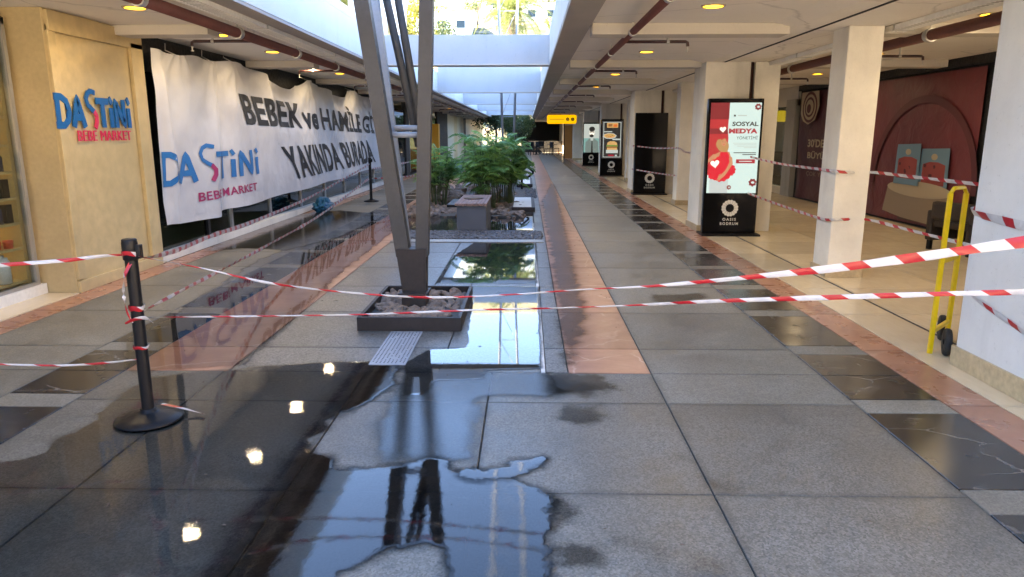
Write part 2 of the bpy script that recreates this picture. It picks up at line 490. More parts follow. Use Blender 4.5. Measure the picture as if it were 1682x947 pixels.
# ------------------------------------------------------------------ mesh helpers
class MB:
    def __init__(s):
        s.v, s.f, s.m, s.uv = [], [], [], None
    def add(s, vs, fs, mi=0):
        o = len(s.v)
        s.v += [tuple(q) for q in vs]
        s.f += [tuple(i + o for i in q) for q in fs]
        s.m += [mi] * len(fs)
        return s
    def box(s, x0, x1, y0, y1, z0, z1, mi=0, b=0):
        if b <= 0:
            vs = [(x, y, z) for z in (z0, z1) for y in (y0, y1) for x in (x0, x1)]
            return s.add(vs, [(0, 2, 3, 1), (4, 5, 7, 6), (0, 1, 5, 4), (2, 6, 7, 3), (0, 4, 6, 2), (1, 3, 7, 5)], mi)
        bm = bmesh.new()
        bmesh.ops.create_cube(bm, size=1)
        for v in bm.verts:
            v.co = Vector(((x0 + x1) / 2 + v.co.x * (x1 - x0), (y0 + y1) / 2 + v.co.y * (y1 - y0), (z0 + z1) / 2 + v.co.z * (z1 - z0)))
        bmesh.ops.bevel(bm, geom=bm.edges[:], offset=b, segments=2, affect='EDGES', profile=.6)
        bm.verts.index_update()
        s.add([v.co for v in bm.verts], [[v.index for v in f.verts] for f in bm.faces], mi)
        bm.free()
        return s
    def tube(s, pts, r, n=10, mi=0, cap=True, r2=None):
        pts = [Vector(p) for p in pts]
        rings = []
        for i, p in enumerate(pts):
            d = (pts[min(i + 1, len(pts) - 1)] - pts[max(i - 1, 0)]).normalized()
            a = d.cross(Vector((0, 0, 1)))
            if a.length < .05:
                a = d.cross(Vector((0, 1, 0)))
            a.normalize()
            b = d.cross(a)
            rr = r if r2 is None else r + (r2 - r) * i / (len(pts) - 1)
            rings.append([p + a * math.cos(2 * math.pi * k / n) * rr + b * math.sin(2 * math.pi * k / n) * rr for k in range(n)])
        vs = [q for ring in rings for q in ring]
        fs = [(i * n + k, i * n + (k + 1) % n, (i + 1) * n + (k + 1) % n, (i + 1) * n + k) for i in range(len(pts) - 1) for k in range(n)]
        if cap:
            fs += [tuple(range(n))[::-1], tuple((len(pts) - 1) * n + k for k in range(n))]
        return s.add(vs, fs, mi)
    def beam(s, a, b, wx, wy, mi=0):
        """rectangular bar a->b; wx across (world x-ish), wy deep"""
        a, b = Vector(a), Vector(b)
        d = (b - a).normalized()
        u = Vector((1, 0, 0)) - d * d.x
        if u.length < .2:
            u = Vector((0, 1, 0)) - d * d.y
        u.normalize()
        v = d.cross(u)
        vs = [q + u * sx * wx / 2 + v * sy * wy / 2 for q in (a, b) for sx, sy in ((-1, -1), (1, -1), (1, 1), (-1, 1))]
        return s.add(vs, [(3, 2, 1, 0), (4, 5, 6, 7), (0, 1, 5, 4), (1, 2, 6, 5), (2, 3, 7, 6), (3, 0, 4, 7)], mi)
    def lathe(s, prof, c=(0, 0, 0), n=32, mi=0):
        vs = [(c[0] + r * math.cos(2 * math.pi * k / n), c[1] + r * math.sin(2 * math.pi * k / n), c[2] + z) for r, z in prof for k in range(n)]
        fs = [(i * n + k, i * n + (k + 1) % n, (i + 1) * n + (k + 1) % n, (i + 1) * n + k) for i in range(len(prof) - 1) for k in range(n)]
        return s.add(vs, fs, mi)
    def mesh(s, name, mats, smooth=False):
        me = bpy.data.meshes.new(name)
        me.from_pydata(s.v, [], s.f)
        for m in (mats if isinstance(mats, (list, tuple)) else [mats]):
            me.materials.append(M[m] if isinstance(m, str) else m)
        me.polygons.foreach_set('material_index', s.m)
        if smooth:
            me.polygons.foreach_set('use_smooth', [True] * len(s.f))
        me.update()
        return me
    def build(s, name, mats, parent=None, smooth=False, loc=None):
        return link(name, s.mesh(name, mats, smooth), parent, loc)

def link(name, me, parent=None, loc=None, rot=None):
    o = bpy.data.objects.new(name, me)
    C.objects.link(o)
    if loc:
        o.location = loc
    if rot:
        o.rotation_euler = rot
    if parent:
        o.parent = parent
        o.matrix_parent_inverse = Matrix.Translation(parent.location).inverted() if parent.get('abs') else Matrix()
    return o
def tag(o, label, cat, group=None):
    o['label'] = label
    o['category'] = cat
    if group:
        o['group'] = group
    return o
def thing(name, label, cat, loc=(0, 0, 0), rz=0, group=None, absolute=False):
    """an Empty at the thing's base; absolute=True: its parts are given in world coordinates"""
    o = bpy.data.objects.new(name, None)
    C.objects.link(o)
    o.location = loc
    o.rotation_euler = (0, 0, rz)
    if absolute:
        o['abs'] = 1
    return tag(o, label, cat, group)
def struct(o, label=None):
    o['kind'] = 'structure'
    if label:
        o['label'] = label
    return o
def box(name, x0, x1, y0, y1, z0, z1, m, parent=None, b=0):
    return MB().box(x0, x1, y0, y1, z0, z1, 0, b).build(name, m, parent)

_tc = {}
def text2d(s, bold=0.0, extrude=0.0, shear=0, spacing=1.0):
    """text as triangles fitted to the unit square (x 0..1, y 0..1)"""
    cu = bpy.data.curves.new('t', 'FONT')
    cu.body = s
    cu.offset = bold
    cu.extrude = extrude
    cu.shear = shear
    cu.resolution_u = 3
    cu.space_character = spacing
    o = bpy.data.objects.new('t', cu)
    C.objects.link(o)
    bpy.context.view_layer.update()
    me = o.to_mesh()
    vs = [v.co.copy() for v in me.vertices]
    fs = [tuple(p.vertices) for p in me.polygons]
    o.to_mesh_clear()
    bpy.data.objects.remove(o)
    bpy.data.curves.remove(cu)
    x0, x1 = min(v.x for v in vs), max(v.x for v in vs)
    y0, y1 = min(v.y for v in vs), max(v.y for v in vs)
    return [((v.x - x0) / (x1 - x0), (v.y - y0) / (y1 - y0), v.z) for v in vs], fs
def text_to(mb, s, f, mi=0, bold=.0, cut=0, spacing=1.0, extrude=0.0):
    """f maps (u, v, d) in the unit square to a point; cut: number of slices along u so that it can bend"""
    vs, fs = text2d(s, bold, extrude, 0, spacing)
    if cut:
        bm = bmesh.new()
        bv = [bm.verts.new(v) for v in vs]
        for q in fs:
            try:
                bm.faces.new([bv[i] for i in q])
            except ValueError:
                pass
        for k in range(1, cut):
            bmesh.ops.bisect_plane(bm, geom=bm.verts[:] + bm.edges[:] + bm.faces[:], plane_co=(k / cut, 0, 0), plane_no=(1, 0, 0))
        for k in range(1, 4):
            bmesh.ops.bisect_plane(bm, geom=bm.verts[:] + bm.edges[:] + bm.faces[:], plane_co=(0, k / 4, 0), plane_no=(0, 1, 0))
        bm.verts.index_update()
        vs = [tuple(v.co) for v in bm.verts]
        fs = [tuple(v.index for v in q.verts) for q in bm.faces]
        bm.free()
    mb.add([f(*v) for v in vs], fs, mi)

# ------------------------------------------------------------------ the floor: mortar bed with every slab laid on it
floor = MB().box(-14, 16, -1.45, 80, -.3, -.012).build('floor', 'mortar')
struct(floor)
struct(MB().box(-30, 30, -40, -1.46, -.3, 0).build('bounce_paving', m_plain('pale_paving', (.62, .54, .43), .8)), 'pale paving added behind the viewer to bounce sunlight in')  # unseen paving, added to throw sunlight up under the ceilings
ground = MB()
ground.add([(-900, -900, -.35), (900, -900, -.35), (900, 900, -.35), (-900, 900, -.35)], [(0, 1, 2, 3)])
struct(ground.build('ground', 'hill'))

_slabs = {}
def slab(name, x0, x1, y0, y1, m, gap=.0035):
    w_, h_ = round(x1 - x0 - 2 * gap, 3), round(y1 - y0 - 2 * gap, 3)
    k = (w_, h_, m)
    if k not in _slabs:
        e = .0025
        vs = [(-w_ / 2, -h_ / 2, -.014), (w_ / 2, -h_ / 2, -.014), (w_ / 2, h_ / 2, -.014), (-w_ / 2, h_ / 2, -.014)]
        vs += [(-w_ / 2, -h_ / 2, -e), (w_ / 2, -h_ / 2, -e), (w_ / 2, h_ / 2, -e), (-w_ / 2, h_ / 2, -e)]
        vs += [(-w_ / 2 + e, -h_ / 2 + e, 0), (w_ / 2 - e, -h_ / 2 + e, 0), (w_ / 2 - e, h_ / 2 - e, 0), (-w_ / 2 + e, h_ / 2 - e, 0)]
        fs = [(0, 1, 5, 4), (1, 2, 6, 5), (2, 3, 7, 6), (3, 0, 4, 7), (4, 5, 9, 8), (5, 6, 10, 9), (6, 7, 11, 10), (7, 4, 8, 11), (8, 9, 10, 11)]
        _slabs[k] = MB().add(vs, fs).mesh(name, m)
    return link(name, _slabs[k], floor, ((x0 + x1) / 2, (y0 + y1) / 2, -random.random() * .0012))
PER = 1.068
rows = [2.80 + (k - 4) * 1.05 for k in range(0, 27)]          # transverse joints from -1.4
Y0, YE = rows[0], rows[-1]
EDGE = 4.37                                                    # where the long strips begin
near_cols = [-4.02, -3.06, -1.95, -1.03, -.22, .80, 1.87]
for i, y in enumerate(rows[:-1]):
    y2 = rows[i + 1]
    a, b = y, min(y2, EDGE)
    if a < EDGE:
        for x0, x1 in zip(near_cols, near_cols[1:]):
            if x0 == -3.06:
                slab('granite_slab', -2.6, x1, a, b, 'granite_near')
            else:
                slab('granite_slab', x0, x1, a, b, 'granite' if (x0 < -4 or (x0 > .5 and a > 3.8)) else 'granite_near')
    a, b = max(y, EDGE), y2
    if b - a > .02:
        slab('granite_slab', -4.02, -3.06, a, b, 'granite')
        slab('pink_marble_slab', -2.6, -1.93, a, b, 'pink')
        slab('granite_slab', .80, 1.87, a, b, 'granite')
        slab('pink_marble_slab', .27, .80, a, b, 'pink')
        slab('edge_slab', .125, .27, a, b, 'granite_dark')
        if y2 < 12.5:
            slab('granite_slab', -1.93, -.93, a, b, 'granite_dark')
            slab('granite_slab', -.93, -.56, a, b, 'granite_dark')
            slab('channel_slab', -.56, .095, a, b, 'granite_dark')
            slab('channel_edge', .095, .125, a, b, 'white', .001)
        else:
            slab('granite_slab', -1.93, -1.35, a, b, 'granite')
    slab('red_marble_strip', 2.38, 2.67, y, y2, 'red')
    slab('red_marble_strip', -4.29, -4.02, y, y2, 'red')
    slab('beige_marble_slab', 2.67, 3.12, y, y2, 'beige')
    for x0, x1 in ((3.15, 4.2), (4.2, 5.3), (5.3, 6.4)):
        slab('beige_marble_slab', x0, x1, y, y2, 'beige')
k = 0
y = 3.94 - 5 * PER
while y < YE - 1:
    for x0, x1 in ((1.87, 2.38), (-3.06, -2.6)):
        if k == 5:
            slab('black_marble_tile', x0, x1, y, y + .42, 'black')
            slab('black_marble_tile', x0, x1, y + .42, y + .86, 'black')
        else:
            slab('black_marble_tile', x0, x1, y, y + .86, 'black')
        slab('grey_divider_slab', x0, x1, y + .86, y + PER, 'granite')
    k += 1
    y += PER
yb = y
# beyond the slabs that can be told apart, the same bands as long strips
far = 72
for nm, x0, x1, m in (('granite_paving', -4.02, -3.06, 'granite'), ('granite_paving', .80, 1.87, 'granite'), ('pink_marble_paving', -2.6, -1.93, 'pink'),
                      ('pink_marble_paving', .27, .80, 'pink'), ('red_marble_paving', 2.38, 2.67, 'red'), ('red_marble_paving', -4.29, -4.02, 'red'),
                      ('beige_marble_paving', 2.67, 6.4, 'beige'), ('granite_paving', -1.93, .27, 'granite_dark')):
    box(nm, x0 + .003, x1 - .003, YE + .003, far, -.0125, -.0008, m, floor)
for x0, x1 in ((1.87, 2.38), (-3.06, -2.6)):
    mb = MB()
    yy = yb
    while yy < far - 2:
        mb.box(x0 + .003, x1 - .003, yy, yy + .86, -.0125, -.0008, 0)
        mb.box(x0 + .003, x1 - .003, yy + .863, yy + PER - .003, -.0125, -.0008, 1)
        yy += PER
    mb.build('checker_paving', ['black', 'granite_pale'], floor)
box('threshold', -4.62, -4.294, Y0, 6.62, -.0125, .004, 'beige', floor, .002)
box('floor_drain', 3.122, 3.148, Y0, 30, -.0125, -.004, 'black_paint', floor)
# ribbed cover plate running toward the camera from the steel tray
mb = MB().box(-1.045, -.80, 4.50, 5.31, .0005, .006)
for i in range(9):
    for j in range(26):
        if random.random() < .9:
            mb.box(-1.03 + i * .026, -1.022 + i * .026, 4.53 + j * .03, 4.538 + j * .03, .006, .008, 1)
mb.build('cover_plate', ['steel_blue', 'black_paint'], floor)

lit = MB()
for i in range(260):
    x, y = (random.uniform(.2, .9), random.uniform(4.5, 30)) if i % 3 else (random.uniform(-2.5, 1.8), random.uniform(2.3, 12))
    a, s_ = random.uniform(0, 6.3), random.uniform(.004, .016)
    c_, d_ = math.cos(a) * s_, math.sin(a) * s_
    lit.add([(x - c_, y - d_, .003), (x + d_ * .4, y - c_ * .4, .006), (x + c_, y + d_, .004), (x - d_ * .4, y + c_ * .4, .007)], [(0, 1, 2, 3)])
lo_ = lit.build('leaf_litter', 'bark')
lo_['kind'] = 'stuff'
lo_['label'] = 'tiny dry leaf scraps on the paving'

# ------------------------------------------------------------------ water on the floor
def inside(p, poly):
    c = False
    for i in range(len(poly)):
        a, b = poly[i], poly[i - 1]
        if (a[1] > p[1]) != (b[1] > p[1]) and p[0] < (b[0] - a[0]) * (p[1] - a[1]) / (b[1] - a[1]) + a[0]:
            c = not c
    return c
def dist(p, poly):
    d = 9
    for i in range(len(poly)):
        ax, ay = poly[i - 1]
        bx, by = poly[i]
        dx, dy = bx - ax, by - ay
        t = max(0, min(1, ((p[0] - ax) * dx + (p[1] - ay) * dy) / max(1e-9, dx * dx + dy * dy)))
        d = min(d, math.hypot(p[0] - ax - t * dx, p[1] - ay - t * dy))
    return d
def sheet(name, poly, m, z, cell=.04, margin=.12, px=True, holes=(), label=None, parent=None):
    P = [fl(*q) for q in poly] if px else poly
    H = [[fl(*q) for q in h] for h in holes] if px else holes
    x0, x1 = min(p[0] for p in P) - margin, max(p[0] for p in P) + margin
    y0, y1 = min(p[1] for p in P) - margin, max(p[1] for p in P) + margin
    nx, ny = max(2, int((x1 - x0) / cell)), max(2, int((y1 - y0) / cell))
    vs, sh = [], []
    for j in range(ny + 1):
        for i in range(nx + 1):
            q = (x0 + (x1 - x0) * i / nx, y0 + (y1 - y0) * j / ny)
            d = dist(q, P) * (1 if inside(q, P) else -1)
            for h in H:
                d = min(d, dist(q, h) * (-1 if inside(q, h) else 1))
            vs.append((q[0], q[1], z))
            sh.append(d)
    fs = []
    for j in range(ny):
        for i in range(nx):
            a = j * (nx + 1) + i
            q = (a, a + 1, a + nx + 2, a + nx + 1)
            if max(sh[k_] for k_ in q) > -margin:
                fs.append(q)
    me = bpy.data.meshes.new(name)
    me.from_pydata(vs, [], fs)
    at_ = me.attributes.new('shore', 'FLOAT', 'POINT')
    at_.data.foreach_set('value', sh)
    me.materials.append(m)
    o = link(name, me, parent)
    struct(o, label)
    return o
W_deep = m_water('puddle_water', (.80, .79, .77), film=.014, wave=.07, rough=.008, gain=.9, rim=.10, deep=(-1.1, -.75, (.18, .18, .19), 1.6))
W_pink = m_water('thin_water', (.84, .83, .83), film=.0, wave=.03, gain=.8)
W_film = m_water('wet_film', (.62, .62, .62), film=.10, rough=.06, wave=.06, soft=.10, gain=1.2)
W_damp = m_water('damp_stone', (.60, .58, .55), film=.3, rough=.35, wave=.0, soft=.05, gain=.5, fray=.3)
W_mirror = m_water('still_water', (.66, .66, .66), film=.004, wave=.012, gain=1.7, soft=.015, fray=.06, rim=.08, margin=.02)

big = [(620, 594), (560, 594), (470, 598), (330, 608), (240, 618), (205, 640), (150, 690), (60, 745), (-60, 775), (-200, 860), (-200, 1000), (911, 1000),
       (911, 915), (905, 860), (905, 822), (880, 800), (850, 786), (800, 776), (745, 772), (715, 750), (690, 757), (640, 766), (603, 771), (560, 768),
       (542, 752), (510, 744), (520, 716), (545, 690), (590, 668), (640, 640), (655, 605)]
isle = [(500, 1010), (560, 940), (600, 915), (690, 895), (733, 898), (733, 1010)]
sheet('puddle', big, W_deep, .0022, .035, holes=[isle], label='large dark puddle across the near granite slabs')
sheet('puddle', [(745, 768), (790, 772), (850, 760), (893, 752), (885, 768), (850, 786), (800, 792), (750, 784)], W_deep, .0026, .02, .06, label='small crescent puddle at the head of the blue puddle')
sheet('wet_film', [(650, 600), (905, 612), (1000, 640), (900, 655), (792, 655), (790, 760), (620, 762), (600, 740), (640, 650)], W_film, .0014, .04, label='thin wet film on the slabs before the steel tray')
sheet('puddle', [(776, 470), (887, 470), (893, 606), (801, 608), (797, 623), (715, 626), (697, 650), (662, 650), (664, 597), (700, 574), (766, 572)], W_mirror, .0024, .03, .06,
      label='still mirror puddle right of the steel tray')
sheet('puddle', [(715, 466), (884, 466), (881, 397), (780, 397), (745, 420)], W_mirror, .0024, .03, .06, label='mirror puddle behind the steel tray')
sheet('puddle', [(800, 378), (878, 378), (876, 350), (800, 350)], W_mirror, .0024, .04, .05, label='mirror puddle beside the grey bench')
sheet('wet_film', [(640, 380), (752, 380), (752, 350), (650, 350)], W_film, .0024, .05, .1, label='wet slabs left of the bench')
sheet('puddle', [(205, 556), (262, 532), (330, 486), (420, 428), (520, 388), (600, 362), (668, 345), (680, 352), (640, 385), (560, 450), (470, 540), (400, 600), (210, 612)], W_pink, .0016, .05, .12,
      label='long puddle over the left pink marble strip')
sheet('puddle', [(330, 415), (400, 408), (470, 412), (560, 390), (640, 352), (560, 345), (500, 350), (440, 362), (380, 378)], W_film, .0024, .05, .15, label='dark wet patch in front of the banner')
sheet('damp_patch', [(905, 612), (1000, 616), (1005, 640), (960, 652), (905, 640)], W_damp, .0018, .03, .1, label='damp patch at the foot of the pink strip')
sheet('damp_patch', [(915, 668), (985, 666), (990, 690), (950, 702), (918, 690)], W_damp, .0018, .03, .1, label='round damp patch below the pink strip')
sheet('damp_patch', [(1068, 483), (1150, 482), (1160, 490), (1100, 498), (1070, 494)], W_damp, .0018, .03, .1, label='damp patch under the tape')
sheet('damp_patch', [(905, 300), (912, 305), (965, 520), (940, 600), (925, 600), (905, 430), (890, 330)], W_damp, .0018, .06, .1, label='wet left edge of the pink strip')
sheet('damp_patch', [(900, 820), (940, 825), (945, 855), (915, 862)], W_damp, .0018, .02, .05, label='wet blot right of the blue puddle')
sheet('damp_patch', [(915, 880), (985, 900), (985, 925), (930, 925)], W_damp, .0018, .02, .05, label='lower wet blot right of the blue puddle')
W_print = m_water('damp_print', (.70, .68, .65), film=.3, rough=.35, wave=.0, soft=.09, gain=.4, fray=.3, alpha=.6)
for q in ([(1100, 742), (1138, 744), (1135, 757), (1102, 755)], [(1150, 780), (1215, 800), (1212, 815), (1160, 800)], [(1145, 915), (1195, 920), (1190, 940), (1140, 935)], [(1000, 875), (1100, 905), (1100, 915), (1000, 888)]):
    sheet('damp_patch', q, W_print, .0018, .02, .05, label='wet footprint on the dry slabs')

# ------------------------------------------------------------------ ceilings, beams, fascias
CZ = 2.6
XL, XR = -2.42, .35                                            # edges of the open slot
cr = MB()
cr.box(XR + .12, 2.70, 1.2, 72, CZ, 3.0)
cr.box(2.70, 3.6, 1.2, 72, 2.55, 3.0, 0, .01)
cr.box(3.6, 9.5, 1.2, 72, CZ, 3.0)
c_right = struct(cr.build('ceiling', 'ceiling'), 'cream ceiling of the right arcade')
c_left = struct(MB().box(-9, XL - .12, 1.2, 72, CZ, 3.0).build('ceiling', 'ceiling'), 'cream ceiling of the left arcade')
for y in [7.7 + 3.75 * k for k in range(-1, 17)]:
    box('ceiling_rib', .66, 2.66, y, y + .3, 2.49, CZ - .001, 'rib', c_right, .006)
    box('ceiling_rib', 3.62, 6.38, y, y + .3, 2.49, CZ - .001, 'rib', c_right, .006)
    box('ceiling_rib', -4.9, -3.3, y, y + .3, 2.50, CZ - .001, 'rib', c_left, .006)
# chamfer along the column beam
for x0, s in ((2.66, 1),):
    mb = MB().add([(2.50, 1.2, CZ - .001), (2.70, 1.2, CZ - .001), (2.70, 1.2, 2.551), (2.50, 72, CZ - .001), (2.70, 72, CZ - .001), (2.70, 72, 2.551)], [(0, 1, 2), (3, 5, 4), (0, 2, 5, 3), (1, 4, 5, 2), (0, 3, 4, 1)])
    mb.build('ceiling_chamfer', 'ceiling', c_right)
box('ceiling_joint', 2.94, 2.955, 1.2, 60, 2.538, 2.5495, 'black_paint', c_right)
fas_r = MB().box(XR, XR + .12, 1.2, 50, CZ, 3.05, 0, .006).box(XR, XR + .5, 1.2, 50, 3.05, 3.12, 0)
tag(fas_r.build('fascia', 'parapet'), 'white fascia along the right edge of the open roof slot', 'fascia')
fas_l = MB().box(XL - .12, XL, 1.2, 50, CZ, 3.05, 0, .006).box(XL - .5, XL, 1.2, 50, 3.05, 3.12, 0)
tag(fas_l.build('fascia', 'parapet'), 'white fascia along the left edge of the open roof slot', 'fascia')
# grey underside bands beside the slot
box('edge_soffit', XR + .005, .64, 1.2, 60, CZ - .03, CZ - .002, 'edge', c_right)
box('edge_soffit', -2.78, XL - .005, 1.2, 60, CZ - .03, CZ - .002, 'edge', c_left)
roof_r = struct(MB().box(XR + .5, 16, 1.2, 72, 3.0, 3.08).build('roof', 'concrete'), 'flat roof of the right arcade')
roof_l = struct(MB().box(-16, XL - .5, 1.2, 72, 3.0, 3.08).build('roof', 'concrete'), 'flat roof of the left arcade')
for i, (y, zt) in enumerate([(4.15, 3.05), (12.05, 3.05), (19.95, 3.25), (27.85, 3.2), (35.75, 3.2), (43.65, 3.2)]):
    o = MB().box(XL + .001, XR - .001, y, y + .3, CZ + .001, zt, 0, .004).box(XL + .001, XR - .001, y - .006, y + .306, CZ - .02, CZ + .001, 1).build('cross_beam', ['beam', 'soffit'])
    tag(o, ['white cross beam overhead before the steel column', 'nearest white cross beam seen below the palm', 'second white cross beam across the slot',
            'third white cross beam across the slot', 'fourth white cross beam across the slot', 'farthest white cross beam over the plants'][i], 'beam', 'cross beams over the open slot')
box('far_soffit', XL, XR, 60, 72, CZ, 3.0, 'soffit', c_left)

# ------------------------------------------------------------------ sprinkler pipes, cable trays
def pipe_run(label, x, z, r, y0, y1, group=None, yc=7.9):
    t = thing('sprinkler_pipe', label, 'pipe', (x, y0, z), absolute=True)
    MB().tube([(x, y0, z), (x, y1, z)], r, 14).build('main_pipe', 'pipe', t, True)
    y = y0 + .6
    while y < min(y1, 45):
        MB().tube([(x, y - .035, z), (x, y + .035, z)], r * 1.22, 14).build('pipe_clamp', 'galv', t)
        MB().tube([(x, y, z + r), (x, y, CZ + .01)], .007, 6).build('hanger_rod', 'galv', t)
        y += 1.9
    return t
def branch(t, x0, x1, y, z, drop=1):
    s = 1 if x1 > x0 else -1
    o = MB().tube([(x0, y, z), (x1, y, z), (x1 + s * .02, y, z - .01), (x1 + s * .025, y, z - .05)], .017, 8).build('branch_pipe', 'pipe_dark', t, True)
    MB().tube([(x1 + s * .025, y, z - .05), (x1 + s * .025, y, z - .1)], .008, 6).tube([(x1 + s * .025, y, z - .098), (x1 + s * .025, y, z - .104)], .02, 8).build('sprinkler_head', 'galv', o)
    xm = x0 + (x1 - x0) * .72
    MB().tube([(xm, y, z + .015), (xm, y, CZ + .01)], .012, 6).tube([(xm - .015, y, z), (xm + .015, y, z)], .024, 8).build('pipe_hanger', 'galv', o)
pr_ = pipe_run('maroon sprinkler pipe under the right ceiling, beside the open slot', 1.06, 2.5, .036, 1.3, 48)
pl_ = pipe_run('thick maroon sprinkler pipe running above the white banner', -2.95, 2.5, .05, 1.3, 48)
p2_ = pipe_run('maroon sprinkler pipe in the right aisle behind the columns', 4.02, 2.46, .055, 1.3, 40)
for k in range(-1, 10):
    y = 8.4 + 3.82 * k
    if y > 2:
        branch(pr_, 1.06, 1.76, y, 2.5)
        branch(pl_, -2.95, -3.70, y - .15, 2.5)
        if y < 30:
            branch(p2_, 4.02, 5.0, y + 1.2, 2.46)
def tray(label, x0, x1, z, y0, y1, ystep=2.6):
    t = thing('cable_tray', label, 'cable tray', (x0, y0, z), absolute=True)
    mb = MB()
    n = int((min(y1, 30) - y0) / .06)
    for i in range(n):
        y = y0 + i * .06
        mb.box(x0 + .002, x1 - .002, y, y + .022, z, z + .003)
    mb.box(x0 + .002, x1 - .002, 30, y1, z, z + .003)
    o = mb.build('tray_rungs', 'tray', t)
    o['kind'] = 'stuff'
    MB().box(x0, x0 + .004, y0, y1, z, z + .05).box(x1 - .004, x1, y0, y1, z, z + .05).build('tray_sides', 'tray', t)
    y = y0 + 1
    while y < 40:
        MB().box(x0 - .01, x1 + .01, y, y + .03, z - .006, z - .002).box(x0 - .012, x0 - .006, y, y + .03, z - .006, CZ).box(x1 + .006, x1 + .012, y, y + .03, z - .006, CZ).build('tray_bracket', 'galv', t)
        y += ystep
    m2 = MB()
    for k in range(3):
        xx = x0 + .03 + k * .03
        pts = [(xx + .012 * math.sin(j * 1.3 + k), y0 + j * .7, z + .014) for j in range(int((y1 - y0) / .7))]
        m2.tube(pts, .009, 6)
    m2.build('cables', 'black_paint', t)
tray('white perforated cable tray above the banner, beside the maroon pipe', -2.80, -2.62, 2.53, 1.3, 48)
tray('white perforated cable tray in the right aisle above the columns', 3.62, 3.80, 2.50, 1.3, 36)

# ------------------------------------------------------------------ downlights
lm = MB().lathe([(0, -.002), (.085, -.002), (.088, -.006)], n=24).mesh('lamp_disc', 'lamp_on')
lr = MB().lathe([(.086, .0), (.088, -.012), (.105, -.01), (.108, 0)], n=24).mesh('lamp_trim', 'lamp_ring')
lamps = [(1.63, 6.7, 'nearest round downlight over the right walkway'), (1.63, 10.3, 'second round downlight over the right walkway'), (1.66, 14.1, 'third round downlight over the right walkway'),
         (1.66, 17.8, 'fourth round downlight over the right walkway'), (1.66, 21.5, 'fifth round downlight over the right walkway'),
         (-3.5, 4.9, 'downlight above the shop window, left of the frame'), (-3.5, 6.68, 'downlight before the cream panel'), (-3.5, 8.48, 'downlight at the near end of the banner'), (-3.5, 10.2, 'downlight over the first large letters of the banner'),
         (-3.5, 12.0, 'downlight over the word ve on the banner'), (-3.5, 13.8, 'downlight over the middle of the banner'), (-3.5, 17.4, 'downlight over the far end of the banner'), (-3.5, 24.5, 'downlight before the far left shop fronts'), (-3.5, 33, 'farthest downlight on the left side'), (1.66, 28.8, 'seventh round downlight over the right walkway'), (1.66, 36, 'farthest round downlight over the right walkway'),
         (4.9, 10.6, 'downlight in the right aisle before the wicker chairs'), (4.35, 7.2, 'downlight in the right aisle beside the rough pillar'), (5.45, 14.1, 'downlight in front of the maroon mural'), (5.4, 20.2, 'downlight in the right aisle past the mural'), (4.9, 26, 'far downlight in the right aisle')]
for x, y, lab in lamps:
    t = thing('ceiling_downlight', 'lit ' + lab, 'downlight', (x, y, CZ), group='round ceiling downlights')
    link('diffuser', lm, t)
    link('trim_ring', lr, t)
    ld = bpy.data.lights.new('lamp_light', 'AREA')
    ld.shape = 'DISK'
    ld.size = .16
    ld.energy = 1.0
    ld.spread = R(170)
    ld.color = (1, .84, .62)
    lo = bpy.data.objects.new('lamp_light', ld)
    C.objects.link(lo)
    lo.parent = t
    lo.location = (0, 0, -.016)

# ------------------------------------------------------------------ pillars
def pillar(label, x0, x1, y0, y1, z1=2.55, m='pillar', group='arcade pillars', sk=.10, b=.012):
    t = thing('pillar', label, 'pillar', (x0, y0, 0), group=group, absolute=True)
    box('shaft', x0, x1, y0, y1, 0, z1, m, t, b)
    MB().box(x0 - .018, x1 + .018, y0 - .018, y1 + .018, 0, sk, 0, .004).build('skirting', 'skirting', t)
    return t
pillar('big rough white pillar at the right edge behind the yellow hand truck', 2.84, 4.3, 2.6, 4.6, m='pillar_rough', sk=.13)
sl_lab = ['slender white column wrapped by two tapes, before the maroon mural', 'slender white column past the lit advertising totem', 'third slender white column', 'fourth slender white column']
for k in range(4):
    pillar(sl_lab[k], 3.2, 3.55, 7.56 + 7.93 * k, 7.95 + 7.93 * k, z1=2.55)
wd_lab = ['wide white pillar behind the pink advertising totem', 'wide white pillar behind the switched-off totem', 'wide white pillar behind the food advert totem', 'wide white pillar behind the portrait advert totem', 'farthest wide white pillar on the right']
for k, y in enumerate((11.2, 18.45, 26.45, 34.6, 42.4)):
    t = pillar(wd_lab[k], 2.67, 3.34, y, y + .75)
    box('second_shaft', 3.42, 3.80, y + .05, y + .75, 0, 2.55, 'pillar', t, .01)
    MB().tube([(3.38, y + .1, 0), (3.38, y + .1, 2.55)], .03, 10).build('drain_pipe', 'pipe_dark', t, True)

# ------------------------------------------------------------------ advertising totems
def P2(mb, pts, z, mi):
    """flat polygon in the totem's own screen plane: u right, v up, at depth -z"""
    mb.add([(u, -z, v) for u, v in pts], [tuple(range(len(pts)))], mi)
def ell(cx, cy, a, b, n=20, rot=0):
    c, s = math.cos(rot), math.sin(rot)
    return [(cx + a * math.cos(q) * c - b * math.sin(q) * s, cy + a * math.cos(q) * s + b * math.sin(q) * c) for q in [2 * math.pi * k / n for k in range(n)]]
def heart(cx, cy, r, rot=0):
    o = []
    for k in range(24):
        q = 2 * math.pi * k / 24
        x, y = 16 * math.sin(q) ** 3 / 17, (13 * math.cos(q) - 5 * math.cos(2 * q) - 2 * math.cos(3 * q) - math.cos(4 * q)) / 17
        o.append((cx + r * (x * math.cos(rot) - y * math.sin(rot)), cy + r * (x * math.sin(rot) + y * math.cos(rot))))
    return o
